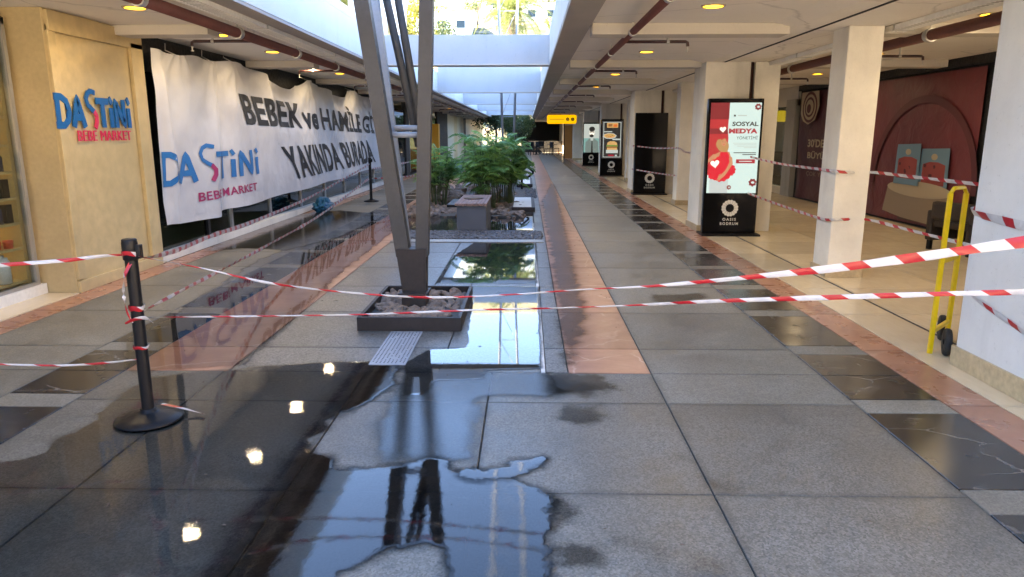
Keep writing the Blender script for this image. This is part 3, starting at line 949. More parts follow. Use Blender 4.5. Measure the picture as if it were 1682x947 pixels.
def blob(cx, cy, r, n=30, amp=.15, fr=9, sy=1):
    return [(cx + r * (1 + amp * math.sin(fr * q)) * math.cos(q), cy + sy * r * (1 + amp * math.sin(fr * q)) * math.sin(q)) for q in [2 * math.pi * k / n for k in range(n)]]
SCR = .115
cols = dict(sky=(.42, .60, .66), red=(.36, .02, .03), dred=(.17, .012, .02), txt=(.03, .03, .035), mtx=(.30, .012, .03), skin=(.42, .20, .12), hair=(.34, .20, .09), dress=(.50, .01, .03), jean=(.36, .44, .50),
            wht=(.8, .8, .78), grey=(.35, .42, .45), cyan=(.14, .30, .32), dk=(.02, .02, .022), tan=(.45, .28, .12), brn=(.22, .10, .04), grn=(.12, .2, .05), orn=(.5, .12, .03), char=(.035, .035, .04), mid=(.12, .17, .18))
E_ = {k: m_emit('screen_' + k, v, SCR * .75, tuple(x * .2 for x in v)) for k, v in cols.items()}
KEYS = list(cols)
KI = {k: i for i, k in enumerate(KEYS)}
EM = [E_[k] for k in KEYS]
def totem(label, x, y, art, rz=0, wd=.80):
    t = thing('advertising_totem', label, 'totem', (x, y, 0), rz, 'black advertising totems along the right pillars')
    MB().box(-wd / 2, wd / 2, -.05, .05, .03, 2.0, 0, .012).build('housing', 'black_gloss', t)
    MB().box(-wd / 2 - .03, wd / 2 + .03, -.22, .18, 0, .03, 0, .006).build('base_plate', 'black_metal', t)
    MB().box(-wd / 2 + .03, wd / 2 - .03, -.054, -.051, .62, 1.95).build('screen', 'black_gloss', t)
    # ring emblem and the name under it
    mb = MB()
    n = 16
    for k in range(n):
        a0, a1 = 2 * math.pi * (k + .06) / n, 2 * math.pi * (k + .94) / n
        pts = []
        for (r_, a) in ((.062, a0), (.118, a0 - .02), (.128, (a0 + a1) / 2), (.118, a1 + .02), (.062, a1)):
            pts.append((r_ * math.cos(a), .405 + r_ * math.sin(a)))
        P2(mb, pts, .0515, 0)
    mb.build('emblem', ['logo_white'], t)
    mb = MB()
    text_to(mb, 'OASIS', lambda u, v, d: (-.10 + u * .20, -.0515, .215 + v * .042), 0, .02, spacing=1.4)
    text_to(mb, 'BODRUM', lambda u, v, d: (-.135 + u * .27, -.0515, .150 + v * .042), 0, .02, spacing=1.4)
    mb.build('name_lettering', ['logo_white'], t)
    if art:
        a = MB()
        art(a)
        a.build('poster', EM, t)
    return t
X0, X1, Z0, Z1 = -.365, .365, .63, 1.94
def art_social(a):
    W_, H_ = X1 - X0, Z1 - Z0
    q = lambda u, v: (X0 + u * W_, Z0 + v * H_)
    R4 = lambda u0, v0, u1, v1: [q(u0, v0), q(u1, v0), q(u1, v1), q(u0, v1)]
    P2(a, R4(0, 0, 1, 1), .0545, KI['sky'])
    P2(a, [q(0, .2), q(.12, .25), q(.38, .45), q(.38, .62), q(.36, .7), q(.37, 1), q(0, 1)], .0550, KI['red'])
    P2(a, R4(0, .82, .37, 1), .0553, KI['dred'])
    P2(a, R4(0, .66, .36, .72), .0553, KI['dred'])
    # figure in red
    P2(a, [q(.06, .0), q(.42, .0), q(.43, .18), q(.36, .24), q(.1, .24), q(.05, .14)], .0556, KI['jean'])
    P2(a, [q(.08 + .0, .36), q(.14, .44), q(.3, .48), q(.42, .46), q(.47, .38), q(.42, .2), q(.14, .2)], .0558, KI['skin'])
    P2(a, ell(*q(.27, .53), .075, .085), .0560, KI['hair'])
    P2(a, ell(*q(.21, .55), .05, .07), .0561, KI['hair'])
    P2(a, ell(*q(.33, .52), .05, .08), .0561, KI['hair'])
    P2(a, ell(*q(.295, .565), .040, .052), .0563, KI['skin'])
    P2(a, [q(.255, .56), q(.27, .60), q(.31, .615), q(.345, .595), q(.30, .60)], .0565, KI['hair'])
    P2(a, ell(*q(.278, .572), .006, .004, 8), .0565, KI['dk'])
    P2(a, ell(*q(.318, .572), .006, .004, 8), .0565, KI['dk'])
    P2(a, ell(*q(.298, .543), .012, .005, 8), .0565, KI['dress'])
    P2(a, [q(.24, .46), q(.38, .46), q(.44, .40), q(.36, .36), q(.2, .38)], .0562, KI['dress'])
    P2(a, blob(*q(.27, .27), .175, 60, .05, 14, 1.05), .0566, KI['dress'])
    P2(a, blob(*q(.44, .26), .09, 40, .08, 11), .0567, KI['dress'])
    P2(a, blob(*q(.1, .2), .06, 40, .08, 9), .0567, KI['dress'])
    P2(a, [q(.42, .42), q(.48, .40), q(.50, .33), q(.36, .20), q(.24, .14), q(.22, .17), q(.36, .26), q(.43, .34)], .0569, KI['skin'])
    P2(a, [q(.03, .40), q(.10, .44), q(.16, .43), q(.08, .37), q(.0, .34), q(.0, .38)], .0569, KI['skin'])
    for dx in (0, .02, .04, .06):
        P2(a, ell(*q(.215 + dx * .6, .145 + dx), .022, .009, 8, .3), .0570, KI['skin'])
    P2(a, heart(*q(.14, .33), .07, .15), .0571, KI['wht'])
    P2(a, heart(*q(.26, .71), .05, .1), .0571, KI['wht'])
    for (u, v, r_) in ((.93, .955, .045), (.92, .12, .055), (.45, .065, .032)):
        P2(a, blob(*q(u, v), r_, 40, .12, 7), .0571, KI['dred'])
        P2(a, ell(*q(u + .005, v), r_ * .45, r_ * .35, 12), .0573, KI['sky'])
    T = lambda s, u0, v0, u1, v1, c, b=.02: text_to(a, s, lambda u, v, d: (X0 + (u0 + u * (u1 - u0)) * W_, -.0572, Z0 + (v0 + v * (v1 - v0)) * H_), KI[c], b)
    T('SOSYAL', .44, .745, .96, .795, 'txt', .035)
    T('MEDYA', .38, .665, .95, .72, 'mtx', .05)
    T('YÖNETİMİ', .54, .60, .96, .645, 'txt', 0)
    P2(a, R4(.46, .85, .50, .87), .0571, KI['txt'])
    P2(a, R4(.54, .855, .72, .867), .0571, KI['grey'])
    for v, u0 in ((.555, .48), (.538, .5), (.522, .56), (.506, .7)):
        P2(a, R4(u0, v, .95, v + .006), .0571, KI['grey'])
    for v, u0 in ((.448, .5), (.428, .68)):
        P2(a, R4(u0, v, .95, v + .009), .0571, KI['txt'])
    P2(a, R4(.56, .335, .94, .38), .0571, KI['mtx'])
    P2(a, R4(.62, .352, .88, .362), .0573, KI['sky'])
def art_food(a):
    W_, H_ = X1 - X0, Z1 - Z0
    q = lambda u, v: (X0 + u * W_, Z0 + v * H_)
    R4 = lambda u0, v0, u1, v1: [q(u0, v0), q(u1, v0), q(u1, v1), q(u0, v1)]
    P2(a, R4(0, 0, 1, 1), .0545, KI['char'])
    P2(a, R4(.07, .03, .93, .97), .0548, KI['grey'])
    P2(a, R4(.10, .045, .90, .955), .0551, KI['dk'])
    P2(a, R4(.24, .82, .78, .95), .0555, KI['tan'])
    P2(a, R4(.30, .85, .5, .92), .0557, KI['brn'])
    P2(a, R4(.55, .84, .74, .91), .0557, KI['orn'])
    P2(a, blob(*q(.38, .60), .24, 40, .04, 8, .42), .0555, KI['grey'])
    P2(a, blob(*q(.38, .605), .21, 40, .04, 8, .38), .0557, KI['tan'])
    for i in range(14):
        P2(a, ell(*q(.2 + .027 * i, .60 + .03 * math.sin(i * 2.3)), .018, .013, 8), .0559, KI[('grn', 'orn', 'brn')[i % 3]])
    P2(a, R4(.1, .70, .5, .725), .0557, KI['grey'])
    P2(a, R4(.52, .49, .93, .53), .0557, KI['grey'])
    P2(a, [q(.26, .36), q(.76, .36), q(.74, .42), q(.62, .46), q(.4, .46), q(.28, .42)], .0556, KI['tan'])
    P2(a, R4(.24, .31, .78, .36), .0557, KI['grn'])
    P2(a, R4(.26, .28, .76, .32), .0559, KI['brn'])
    P2(a, R4(.26, .23, .76, .28), .0557, KI['tan'])
    P2(a, R4(.22, .14, .80, .23), .0556, KI['grey'])
    P2(a, R4(.32, .06, .60, .10), .0557, KI['mtx'])
    P2(a, R4(.66, .055, .76, .10), .0557, KI['grey'])
def art_portrait(a):
    W_, H_ = X1 - X0, Z1 - Z0
    q = lambda u, v: (X0 + u * W_, Z0 + v * H_)
    P2(a, [q(0, 0), q(1, 0), q(1, 1), q(0, 1)], .0545, KI['cyan'])
    P2(a, [q(0, .5), q(1, .5), q(1, 1), q(0, 1)], .0547, KI['grey'])
    P2(a, [q(.1, 0), q(.95, 0), q(.92, .38), q(.66, .5), q(.38, .5), q(.12, .36)], .0550, KI['mid'])
    P2(a, [q(.44, .42), q(.6, .42), q(.62, .56), q(.42, .56)], .0552, KI['grey'])
    P2(a, ell(*q(.52, .70), .115, .19, 24), .0554, KI['wht'])
    P2(a, ell(*q(.52, .82), .135, .115, 24), .0556, KI['dk'])
    P2(a, ell(*q(.5, .585), .10, .07, 20), .0556, KI['dk'])
    P2(a, [q(.38, .70), q(.50, .70), q(.50, .735), q(.38, .735)], .0558, KI['dk'])
    P2(a, [q(.54, .70), q(.66, .70), q(.66, .735), q(.54, .735)], .0558, KI['dk'])
    P2(a, [q(.48, .0), q(.6, .0), q(.56, .40), q(.50, .40)], .0558, KI['dk'])
totem('black totem with a lit red and pale blue poster reading SOSYAL MEDYA', 3.05, 10.87, art_social, R(-1))
totem('black totem with its screen switched off', 3.08, 18.25, None)
totem('black totem showing a pizza and a burger', 3.03, 26.2, art_food)
totem('farthest black totem, showing a grey-green portrait', 3.02, 34.4, art_portrait)

# ------------------------------------------------------------------ left side: shop window, cream panel, banner
sh = thing('shop_window', 'shop window with lit shelves of orange, black and white goods', 'shop window', (-4.64, 1, 0), absolute=True)
MB().box(-4.70, -4.60, -3, 6.62, 0, .10, 0, .004).build('sill', 'white', sh)
MB().box(-4.67, -4.62, -3, 6.56, .10, .13).box(-4.67, -4.62, 6.52, 6.56, .13, 2.50).box(-4.67, -4.62, -3, 6.56, 2.44, 2.5).build('window_frame', 'aluminium', sh)
MB().box(-4.652, -4.640, -3, 6.52, .13, 2.44).build('pane', 'glass', sh)
MB().box(-6.0, -5.95, -3, 6.7, 0, 2.6).box(-5.95, -4.75, 6.60, 6.62, 0, 2.6).build('back_wall', 'gold_wood', sh)
cab = thing('display_shelves', 'pale wood shelving stacked with goods behind the shop glass', 'shelves', (-4.9, 6, 0), absolute=True)
MB().box(-5.15, -4.74, 6.56, 6.59, .1, 2.42, 0, .003).box(-5.15, -4.74, 5.05, 5.08, .1, 2.42, 0, .003).build('side_panel', 'gold_wood', cab)
MB().box(-5.17, -5.152, 5.05, 6.59, .1, 2.42).build('back_panel', 'gold_wood', cab)
shz = [.13, .44, .67, .90, 1.14, 1.38, 1.63, 1.9, 2.15]
for z in shz:
    box('shelf', -5.15, -4.72, 5.081, 6.559, z, z + .022, 'gold_wood', cab, .002)
for z in shz[1:8]:  # strips added behind the shelves to brighten the goods
    box('added_light_strip', -5.148, -5.13, 5.081, 6.559, z - .014, z - .002, m_emit('added_shelf_light', (1, .78, .45), .9) if z == shz[1] else bpy.data.materials['added_shelf_light'], cab)
gm = {'orange_pot': m_plain('coral_plastic', (.70, .10, .04), .35), 'black_box': M['black_gloss'], 'navy_bottle': m_plain('navy_bottle_plastic', (.02, .03, .08), .25), 'white_canister': M['white']}
def goods(kind, x, y, z, lab, grp):
    if kind == 'white_canister':
        o = MB().lathe([(0, 0), (.068, 0), (.068, .20), (.055, .215), (.055, .235), (0, .24)], n=16).box(-.02, .02, -.02, .02, .24, .262).build(kind, gm[kind], None, True)
    elif kind == 'orange_pot':
        o = MB().lathe([(0, 0), (.038, 0), (.042, .05), (.044, .052), (.044, .075), (0, .077)], n=14).build(kind, gm[kind], None, True)
    elif kind == 'navy_bottle':
        o = MB().lathe([(0, 0), (.028, 0), (.028, .13), (.012, .15), (.012, .175), (0, .177)], n=12).build(kind, gm[kind], None, True)
    else:
        o = MB().box(-.03, .03, -.04, .04, 0, .17, 0, .004).build(kind, gm[kind])
    o.location = (x, y, z)
    tag(o, lab, 'goods', grp)
for i, y in enumerate((5.75, 6.09, 6.33)):
    goods('white_canister', -4.80, y, .153, 'white lidded canister on the bottom shelf behind the shop glass', 'white canisters on the bottom shelf')
for k, z in enumerate((.462, 1.402, 1.652)):
    for i in range(7 if k == 0 else 4):
        goods('orange_pot', -4.79 - .05 * (i % 2), (5.72 if k == 0 else 6.02) + i * .12 + (.03 if i % 3 else 0), z, ['orange pot on the shelf above the white canisters', 'orange pot on the sixth shelf', 'orange pot on the seventh shelf'][k], 'orange pots, shelf %s' % 'abc'[k])
for k, z in enumerate((.692, .922, 1.162)):
    for i in range(9):
        kd = 'navy_bottle' if (i + k) % 3 == 1 else 'black_box'
        goods(kd, -4.79, 5.68 + i * .10, z, ('dark bottle' if kd == 'navy_bottle' else 'black box') + [' on the third shelf of the shop display', ' on the fourth shelf of the shop display', ' on the fifth shelf of the shop display'][k], kd.split('_')[1] + ' row, shelf ' + 'abc'[k])

pn = thing('panel_wall', 'cream painted pier with a raised frame and blue DASTİNİ letters', 'wall', (-4.3, 6.6, 0), absolute=True)
box('pier', -5.2, -4.33, 6.63, 8.22, 0, CZ - .002, 'panel_trim', pn, .004)
box('panel', -4.33, -4.312, 6.63, 8.22, .0, CZ - .003, 'panel', pn)
for nm, a in (('frame_strip', (-4.312, -4.285, 6.631, 6.74, .13, 2.46)), ('frame_strip', (-4.312, -4.27, 7.98, 8.219, .13, 2.46)), ('frame_strip', (-4.312, -4.27, 6.631, 8.219, 2.40, 2.58)), ('skirting', (-4.312, -4.280, 6.631, 8.219, 0, .11))):
    box(nm, *a, 'panel', pn, .006)
WORD = [(0, [(.10, 0), (.10, .8)]), (0, [(.02, .80), (.30, .80), (.55, .68), (.66, .42), (.58, .16), (.34, .0), (.02, .0)]),
        (0, [(.86, 0), (1.14, .80), (1.42, 0)]), (0, [(.98, .24), (1.32, .24)]),
        (0, [(2.12, 1.0), (1.92, 1.04), (1.74, .96), (1.64, .80), (1.70, .62), (1.90, .50), (2.04, .42)]), (1, [(2.04, .42), (2.14, .28), (2.12, .12), (2.02, -.04)]),
        (0, [(2.22, .76), (2.86, .76)]), (0, [(2.54, .76), (2.54, 0)]), (0, [(3.04, .52), (3.04, 0)]), (0, [(3.03, .78), (3.06, .80)]),
        (0, [(3.34, 0), (3.34, .78), (3.84, .04), (3.84, .80)]), (0, [(4.16, .54), (4.16, 0)]), (0, [(4.15, .80), (4.18, .82)])]
def dastini(mb, f, mi_a, mi_b, wd=.105, extrude=0):
    """the seven hand-drawn letters as thick strokes; f maps u 0..1 along, v 0..1 up"""
    for n_, (c_, pts) in enumerate(WORD):
        q = []
        for (ax, ay), (bx, by) in zip(pts, pts[1:]):
            k_ = max(1, int(math.hypot(bx - ax, by - ay) / .09))
            q += [(ax + (bx - ax) * i / k_, ay + (by - ay) * i / k_) for i in range(k_)]
        q.append(pts[-1])
        wv = wd * (.74 if 4 <= n_ <= 5 else 1) * (1.15 if len(pts) == 2 and abs(pts[0][0] - pts[1][0]) < .04 and abs(pts[0][1] - pts[1][1]) < .04 else 1)
        e0 = Vector(q[0]) - (Vector(q[1]) - Vector(q[0])).normalized() * wv * .5
        e1 = Vector(q[-1]) + (Vector(q[-1]) - Vector(q[-2])).normalized() * wv * .5
        q = [tuple(e0)] + q + [tuple(e1)]
        vs = []
        for i, (x, y) in enumerate(q):
            d = (Vector(q[min(i + 1, len(q) - 1)]) - Vector(q[max(0, i - 1)])).normalized()
            for sd_ in (-1, 1):
                vs.append(((x - d.y * wv * sd_ + .02) / 4.4, y + d.x * wv * sd_))
        lift = n_ * .0002
        F = [f(u, v, extrude + lift) for u, v in vs]
        n = len(q) - 1
        fs = [(2 * i, 2 * i + 1, 2 * i + 3, 2 * i + 2) for i in range(n)]
        if extrude:
            o_ = len(F)
            F += [f(u, v, -extrude) for u, v in vs]
            for i in range(n):
                fs += [(2 * i, 2 * i + 2, 2 * i + 2 + o_, 2 * i + o_), (2 * i + 1, 2 * i + 1 + o_, 2 * i + 3 + o_, 2 * i + 3)]
            fs += [(0, o_, o_ + 1, 1), (2 * n, 2 * n + 1, 2 * n + 1 + o_, 2 * n + o_)]
        mb.add(F, fs, mi_b if c_ else mi_a)
mb = MB()
dastini(mb, lambda u, v, d: (-4.285 + d, 6.60 + u * 1.28, 1.575 + v * .32), 0, 1, .10, .006)
mb.build('blue_letters', ['sign_blue', 'sign_pink'], pn)
mb = MB()
text_to(mb, 'BEBE MARKET', lambda u, v, d: (-4.292 + d, 6.90 + u * .93, 1.43 + v * .10), 0, .0, spacing=1.1, extrude=.005)
mb.build('pink_letters', ['sign_pink'], pn)

# dark shop front behind the banner
df = thing('shopfront', 'dark closed shop front behind the hanging banner', 'shop front', (-4.45, 15, 0), absolute=True)
box('back_wall', -6.2, -6.1, 8.22, 23, 0, CZ, 'dark_in', df)
MB().box(-4.50, -4.30, 8.23, 23, 0, .10, 0, .004).build('sill', 'pillar', df)
box('header', -4.55, -4.36, 8.23, 23, 2.2, CZ - .003, 'black_paint', df)
for y in (8.24, 9.75, 10.55, 12.2, 13.9, 15.6, 17.3, 19, 20.7, 22.4):
    box('mullion', -4.46, -4.40, y, y + .07, .10, 2.2, 'aluminium' if y > 9.76 else 'black_paint', df, .003)
for a, b in zip((8.31, 9.82, 10.62, 12.27, 13.97, 15.67, 17.37, 19.07, 20.77), (9.75, 10.55, 12.2, 13.9, 15.6, 17.3, 19, 20.7, 22.4)):
    box('pane', -4.436, -4.428, a, b, .10, 2.2, 'glass_dark', df)
box('display_plinth', -5.2, -4.7, 8.4, 13, 0, .32, 'concrete', df)

def lerp(tbl, x):
    if x <= tbl[0][0]:
        return tbl[0][1]
    for (a, p), (b, q_) in zip(tbl, tbl[1:]):
        if x <= b:
            t_ = (x - a) / (b - a)
            t_ = t_ * t_ * (3 - 2 * t_)
            return p + (q_ - p) * t_
    return tbl[-1][1]
top_t = [(8.30, 2.44), (8.9, 2.42), (9.3, 2.455), (9.9, 2.45), (10.6, 2.51), (11.5, 2.46), (12.9, 2.26), (13.6, 2.36), (14.1, 2.50), (15.2, 2.42), (16.6, 2.30), (17.6, 2.50), (19.2, 2.42), (20.6, 2.52), (22.0, 2.50)]
bot_t = [(8.30, .44), (9.0, .40), (9.72, .39), (9.78, .46), (11, .44), (13, .47), (16, .50), (19, .56), (22.0, .62)]
def ban(y, z):
    """the hanging cloth's surface: x for a point on it"""
    x = -4.24
    ft = (z - .4) / 2.1
    x += .045 * (1 - ft) * math.sin(y * 1.9 + .5)
    x += .055 * math.exp(-((y - (9.95 - .35 * (1 - ft))) / .16) ** 2) * (.35 + .9 * (1 - ft) * ft + .5 * (1 - ft))      # long fold from the second tie
    x -= .035 * math.exp(-((y - (10.3 - .3 * (1 - ft))) / .22) ** 2)
    x += .08 * math.exp(-((y - (8.42 + .22 * (1 - ft))) / .12) ** 2) * (.3 + ft * (1 - ft) * 3)
    x += .05 * math.exp(-((y - 8.9 - .5 * (1 - ft)) / .3) ** 2)
    for yc, s in ((12.9, .9), (16.7, .9), (19.4, .7)):                                                     # sagging swags
        rr = math.hypot((y - yc) / 1.0, (z - 2.5) / .55)
        x += .035 * s * math.sin(rr * 7) * math.exp(-(rr - .7) ** 2 * 1.6)
    for yt in (8.9, 9.9, 10.6, 14.1, 17.6, 20.6):                                                           # creases fanning from the ties
        dy_, dz_ = y - yt, 2.52 - z
        rr = math.hypot(dy_, dz_)
        x += .016 * math.cos(math.atan2(dy_, max(dz_, .01)) * 9) * math.exp(-rr * 1.3)
    x += .028 * math.sin(y * 5.1 + z * 1.8) * ft ** 2
    x += .012 * math.sin(y * 13 + 4 * math.sin(z * 2.4)) * ft ** 3
    x += .02 * noise.noise(Vector((y * 1.4, z * 2.1, 3))) + .008 * noise.noise(Vector((y * 5, z * 5, 9)))
    x += .05 * (y - 8.3) / 14
    return x
NY, NZ = 420, 60
vs, fs = [], []
for i in range(NY + 1):
    y = 8.30 + 13.7 * i / NY
    zt, zb = lerp(top_t, y), lerp(bot_t, y)
    for j in range(NZ + 1):
        z = zb + (zt - zb) * j / NZ
        yy = y + (.03 * (1 - j / NZ) if y < 8.4 else 0)
        vs.append((ban(y, z), yy, z))
for i in range(NY):
    for j in range(NZ):
        y = 8.30 + 13.7 * (i + .5) / NY
        if abs(y - 9.76) < .02 and j < 8:
            continue
        a = i * (NZ + 1) + j
        fs.append((a, a + 1, a + NZ + 2, a + NZ + 1))
bn = thing('banner', 'crumpled white banner reading BEBEK ve HAMİLE GİYİM and YAKINDA BURADA', 'banner', (-4.25, 8.3, .4), absolute=True)
MB().add(vs, fs).build('cloth', 'banner', bn, True)
def on_ban(y0, y1, z0, z1, slope=0, lean=0):
    def f(u, v, d=0):
        y = y0 + u * (y1 - y0) - lean * v
        z = z0 + v * (z1 - z0) + slope * u
        return (ban(y, z) + .009 + d, y, z)
    return f
for args in ((8.33, 11.42, .92, 1.34, -.02), (20.75, 21.9, .92, 1.34, 0)):
    mb = MB()
    ob_ = on_ban(*args)
    dastini(mb, lambda u, v, d=0: ob_(max(u, 0) ** 1.22, v, d), 0, 1, .085)
    mb.build('printed_name', ['ink_blue', 'ink_pink'], bn)
mb = MB()
text_to(mb, 'BEBE MARKET', on_ban(9.16, 11.15, .64, .755, 0), 0, .02, 60, 1.08)
mb.build('printed_subtitle', ['ink_pink'], bn)
mb = MB()
text_to(mb, 'BEBEK ve HAMİLE GİYİM', on_ban(10.95, 21.7, 1.63, 2.22, -.16, .33), 0, .034, 120, 1.06)
mb.build('printed_headline', ['ink_black'], bn)
mb = MB()
text_to(mb, 'YAKINDA BURADA', on_ban(12.98, 19.9, .68, 1.28, .05, .52), 0, .03, 80, 1.06)
mb.build('printed_line', ['ink_black'], bn)
for y in (8.9, 9.9, 10.6, 14.1, 17.6, 20.6):
    z = lerp(top_t, y)
    MB().tube([(ban(y, z), y, z - .02), (-4.36, y + .02, z + .06), (-4.36, y + .03, min(2.59, z + .14))], .006, 6).build('tie', 'white', bn)

# blue plastic bag on the ground under the banner
bm = bmesh.new()
bmesh.ops.create_icosphere(bm, subdivisions=4, radius=1)
for v in bm.verts:
    n_ = noise.noise(v.co * 2.4) * .35 + noise.noise(v.co * 7) * .16
    v.co *= 1 + n_
    v.co = Vector((v.co.x * .17, v.co.y * .34, max(-.9, v.co.z) * .12 + .108))
    if v.co.z > .2 and abs(v.co.x) < .1:
        v.co.z += .05
me = bpy.data.meshes.new('plastic_bag')
bm.to_mesh(me)
bm.free()
me.materials.append(M['blue_bag'])
tag(link('plastic_bag', me, None, (-4.0, 13.95, 0)), 'crumpled bright blue plastic bag on the floor under the banner', 'bag')

# ------------------------------------------------------------------ far left shop fronts
fs_ = thing('shopfront', 'far shop fronts beyond the banner with black and orange panels', 'shop front', (-4.4, 23, 0), absolute=True)
spec_ = [(22.9, 23.4, 'pale_wall'), (23.4, 26.2, 'g'), (26.2, 27.0, 'black_paint'), (27.0, 29.6, 'g'), (29.6, 30.2, 'pale_wall'), (30.2, 32.0, 'orange'), (32.0, 32.6, 'black_paint'), (32.6, 35.6, 'g'),
         (35.6, 36.6, 'black_paint'), (36.6, 40.0, 'black_paint'), (40.0, 43.5, 'pale_wall'), (43.5, 45.5, 'panel_trim'), (45.5, 50, 'pale_wall'), (50, 52, 'dark_in'), (52, 60, 'pale_wall'), (60, 72, 'pale_wall')]
for a, b, m in spec_:
    if m == 'g':
        box('pane', -4.42, -4.40, a, b, .1, 2.3, 'glass_dark', fs_)
        box('window_frame', -4.45, -4.36, a, a + .06, .1, 2.3, 'aluminium', fs_)
    else:
        box('wall_panel', -4.5, -4.36, a + .002, b - .002, 0, CZ - .003, m, fs_)
box('back_wall', -6.8, -6.7, 23, 40, 0, CZ, 'dark_in', fs_)
for y, lab in ((30.9, 'orange display stand before the far left shop'),):
    o = MB().box(-4.1, -3.75, y, y + .4, .0, 1.9, 0, .02).build('display_stand', 'orange')
    tag(o, lab, 'stand')
for i in range(5):
    o = MB().box(-4.95, -4.6, 27.3 + i * .42, 27.6 + i * .42, .1, .5 + .28 * (i % 3), 0, .01).build('stacked_box', ['orange', 'white', 'tray'][i % 3])
    tag(o, 'stacked box behind the far shop glass', 'box', 'boxes behind the far shop glass')

# ------------------------------------------------------------------ right aisle wall, mural
rw = thing('panel_wall', 'black framed wall on the right carrying the maroon mural', 'wall', (6.45, 10, 0), absolute=True)
box('wall', 6.47, 6.7, 5.0, 17.6, 0, CZ - .002, 'black_paint', rw)
box('header', 6.40, 6.469, 5.0, 17.6, 2.47, CZ - .003, 'black_paint', rw)
mu = thing('mural', 'maroon printed mural with two bags on a round table', 'mural', (6.43, 10, 0), absolute=True)
vs, fs = [], []
NY, NZ = 110, 30
def mux(y, z):
    return 6.43 + .02 * math.sin(y * 2.3 + z) * (1 - z / 2.6) + .05 * math.exp(-((y - 17.2 + .15 * math.sin(z * 3)) / .2) ** 2) * -(1.4 - z / 2.4)
for i in range(NY + 1):
    for j in range(NZ + 1):
        y, z = 10.55 + 6.8 * i / NY, .03 + 2.4 * j / NZ
        vs.append((mux(y, z), y, z))
for i in range(NY):
    for j in range(NZ):
        a = i * (NZ + 1) + j
        fs.append((a, a + NZ + 1, a + NZ + 2, a + 1))
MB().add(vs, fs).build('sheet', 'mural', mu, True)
def on_mu(mb, pts, mi, lift=.012):
    c = (sum(p[0] for p in pts) / len(pts), sum(p[1] for p in pts) / len(pts))
    mb.add([(mux(*c) - lift - .03, p[0], p[1]) for p in pts], [tuple(range(len(pts)))], mi)
mb = MB()
n = 60
arc = [((12.0 + 1.62 * math.cos(a)), (.62 + 1.48 * math.sin(a))) for a in [math.pi * k / n for k in range(n + 1)]]
arc2 = [((12.0 + 1.49 * math.cos(a)), (.62 + 1.36 * math.sin(a))) for a in [math.pi * k / n for k in range(n + 1)]]
for k in range(n):
    on_mu(mb, [arc[k], arc[k + 1], arc2[k + 1], arc2[k]], 0, .0)
mb.build('printed_arch', ['mural_ring', 'mural_cream2', 'mural_cream', 'mural_brown', 'mural_cream', 'mural_sky', 'mural_meat'], mu)
mb = MB()
# round table with cloth, two bags, brown sign (all print)
on_mu(mb, ell(11.95, .60, .98, .13, 32), 2, .001)
on_mu(mb, [(10.97, .60), (12.93, .60), (13.05, .16), (12.4, .10), (11.2, .07), (10.9, .12)], 1, .0005)
mb.build('printed_table', ['mural_ring', 'mural_cream2', 'mural_cream', 'mural_brown', 'mural_cream', 'mural_sky', 'mural_meat'], mu)
for (yc, zb, s) in ((12.32, .66, 1), (11.55, .60, 1.06)):
    mb = MB()
    on_mu(mb, [(yc - .40 * s, zb), (yc + .40 * s, zb), (yc + .37 * s, zb + .66), (yc - .37 * s, zb + .68)], 5, .002 + (s - 1) * .02)
    on_mu(mb, [(yc - .31 * s, zb + .10), (yc + .31 * s, zb + .10), (yc + .30 * s, zb + .42), (yc + .12, zb + .46), (yc - .12, zb + .46), (yc - .30 * s, zb + .42)], 6, .003 + (s - 1) * .02)
    for i in range(14):
        on_mu(mb, ell(yc + random.uniform(-.26, .26), zb + random.uniform(.14, .40), .035, .03, 7), (0, 6, 2)[i % 2], .0045 + (s - 1) * .02 + i * .0001)
    on_mu(mb, ell(yc, zb + .54, .09, .05, 14), 4, .004 + (s - 1) * .02)
    mb.build('printed_bag', ['mural_ring', 'mural_cream2', 'mural_cream', 'mural_brown', 'mural_cream', 'mural_sky', 'mural_meat'], mu)
mb = MB()
on_mu(mb, [(11.0, .10), (12.5, .06), (12.35, .44), (11.2, .47)], 3, .004)
on_mu(mb, [(11.05, .18), (11.32, .18), (11.2, .38)], 4, .005)
mb.build('printed_plaque', ['mural_ring', 'mural_cream2', 'mural_cream', 'mural_brown', 'mural_cream', 'mural_sky', 'mural_meat'], mu)
mb = MB()
FY = lambda y0, y1, z0, z1: (lambda u, v, d: (mux(16.5, 1.2) - .05, y0 + u * (y1 - y0), z0 + v * (z1 - z0)))
text_to(mb, "30'DEN FAZLA", FY(16.75, 14.3, 1.20, 1.38), 4, .03)
text_to(mb, 'BÜYÜMEYE', FY(16.72, 14.8, .95, 1.12), 4, .03)
text_to(mb, 'ÇOK YAKINDA', FY(16.7, 14.9, .55, .66), 1, 0)
mb.build('printed_text', ['mural_ring', 'mural_cream2', 'mural_cream', 'mural_brown', 'mural_cream', 'mural_sky', 'mural_meat'], mu)
mb = MB()
on_mu(mb, [(17.28, 1.95), (17.28, 2.42), (16.30, 2.42), (16.22, 2.1), (16.4, 1.8), (16.8, 1.7), (17.1, 1.78)], 4, .03)
on_mu(mb, ell(16.75, 2.08, .42, .34, 32), 0, .032)
on_mu(mb, ell(16.75, 2.08, .35, .28, 32), 4, .034)
on_mu(mb, ell(16.75, 2.08, .28, .22, 32), 0, .036)
on_mu(mb, ell(16.75, 2.08, .22, .17, 32), 4, .038)
on_mu(mb, ell(16.78, 2.05, .12, .10, 20), 0, .040)
mb.build('printed_logo', ['mural_ring', 'mural_cream2', 'mural_cream', 'mural_brown', 'mural_cream', 'mural_sky', 'mural_meat'], mu)

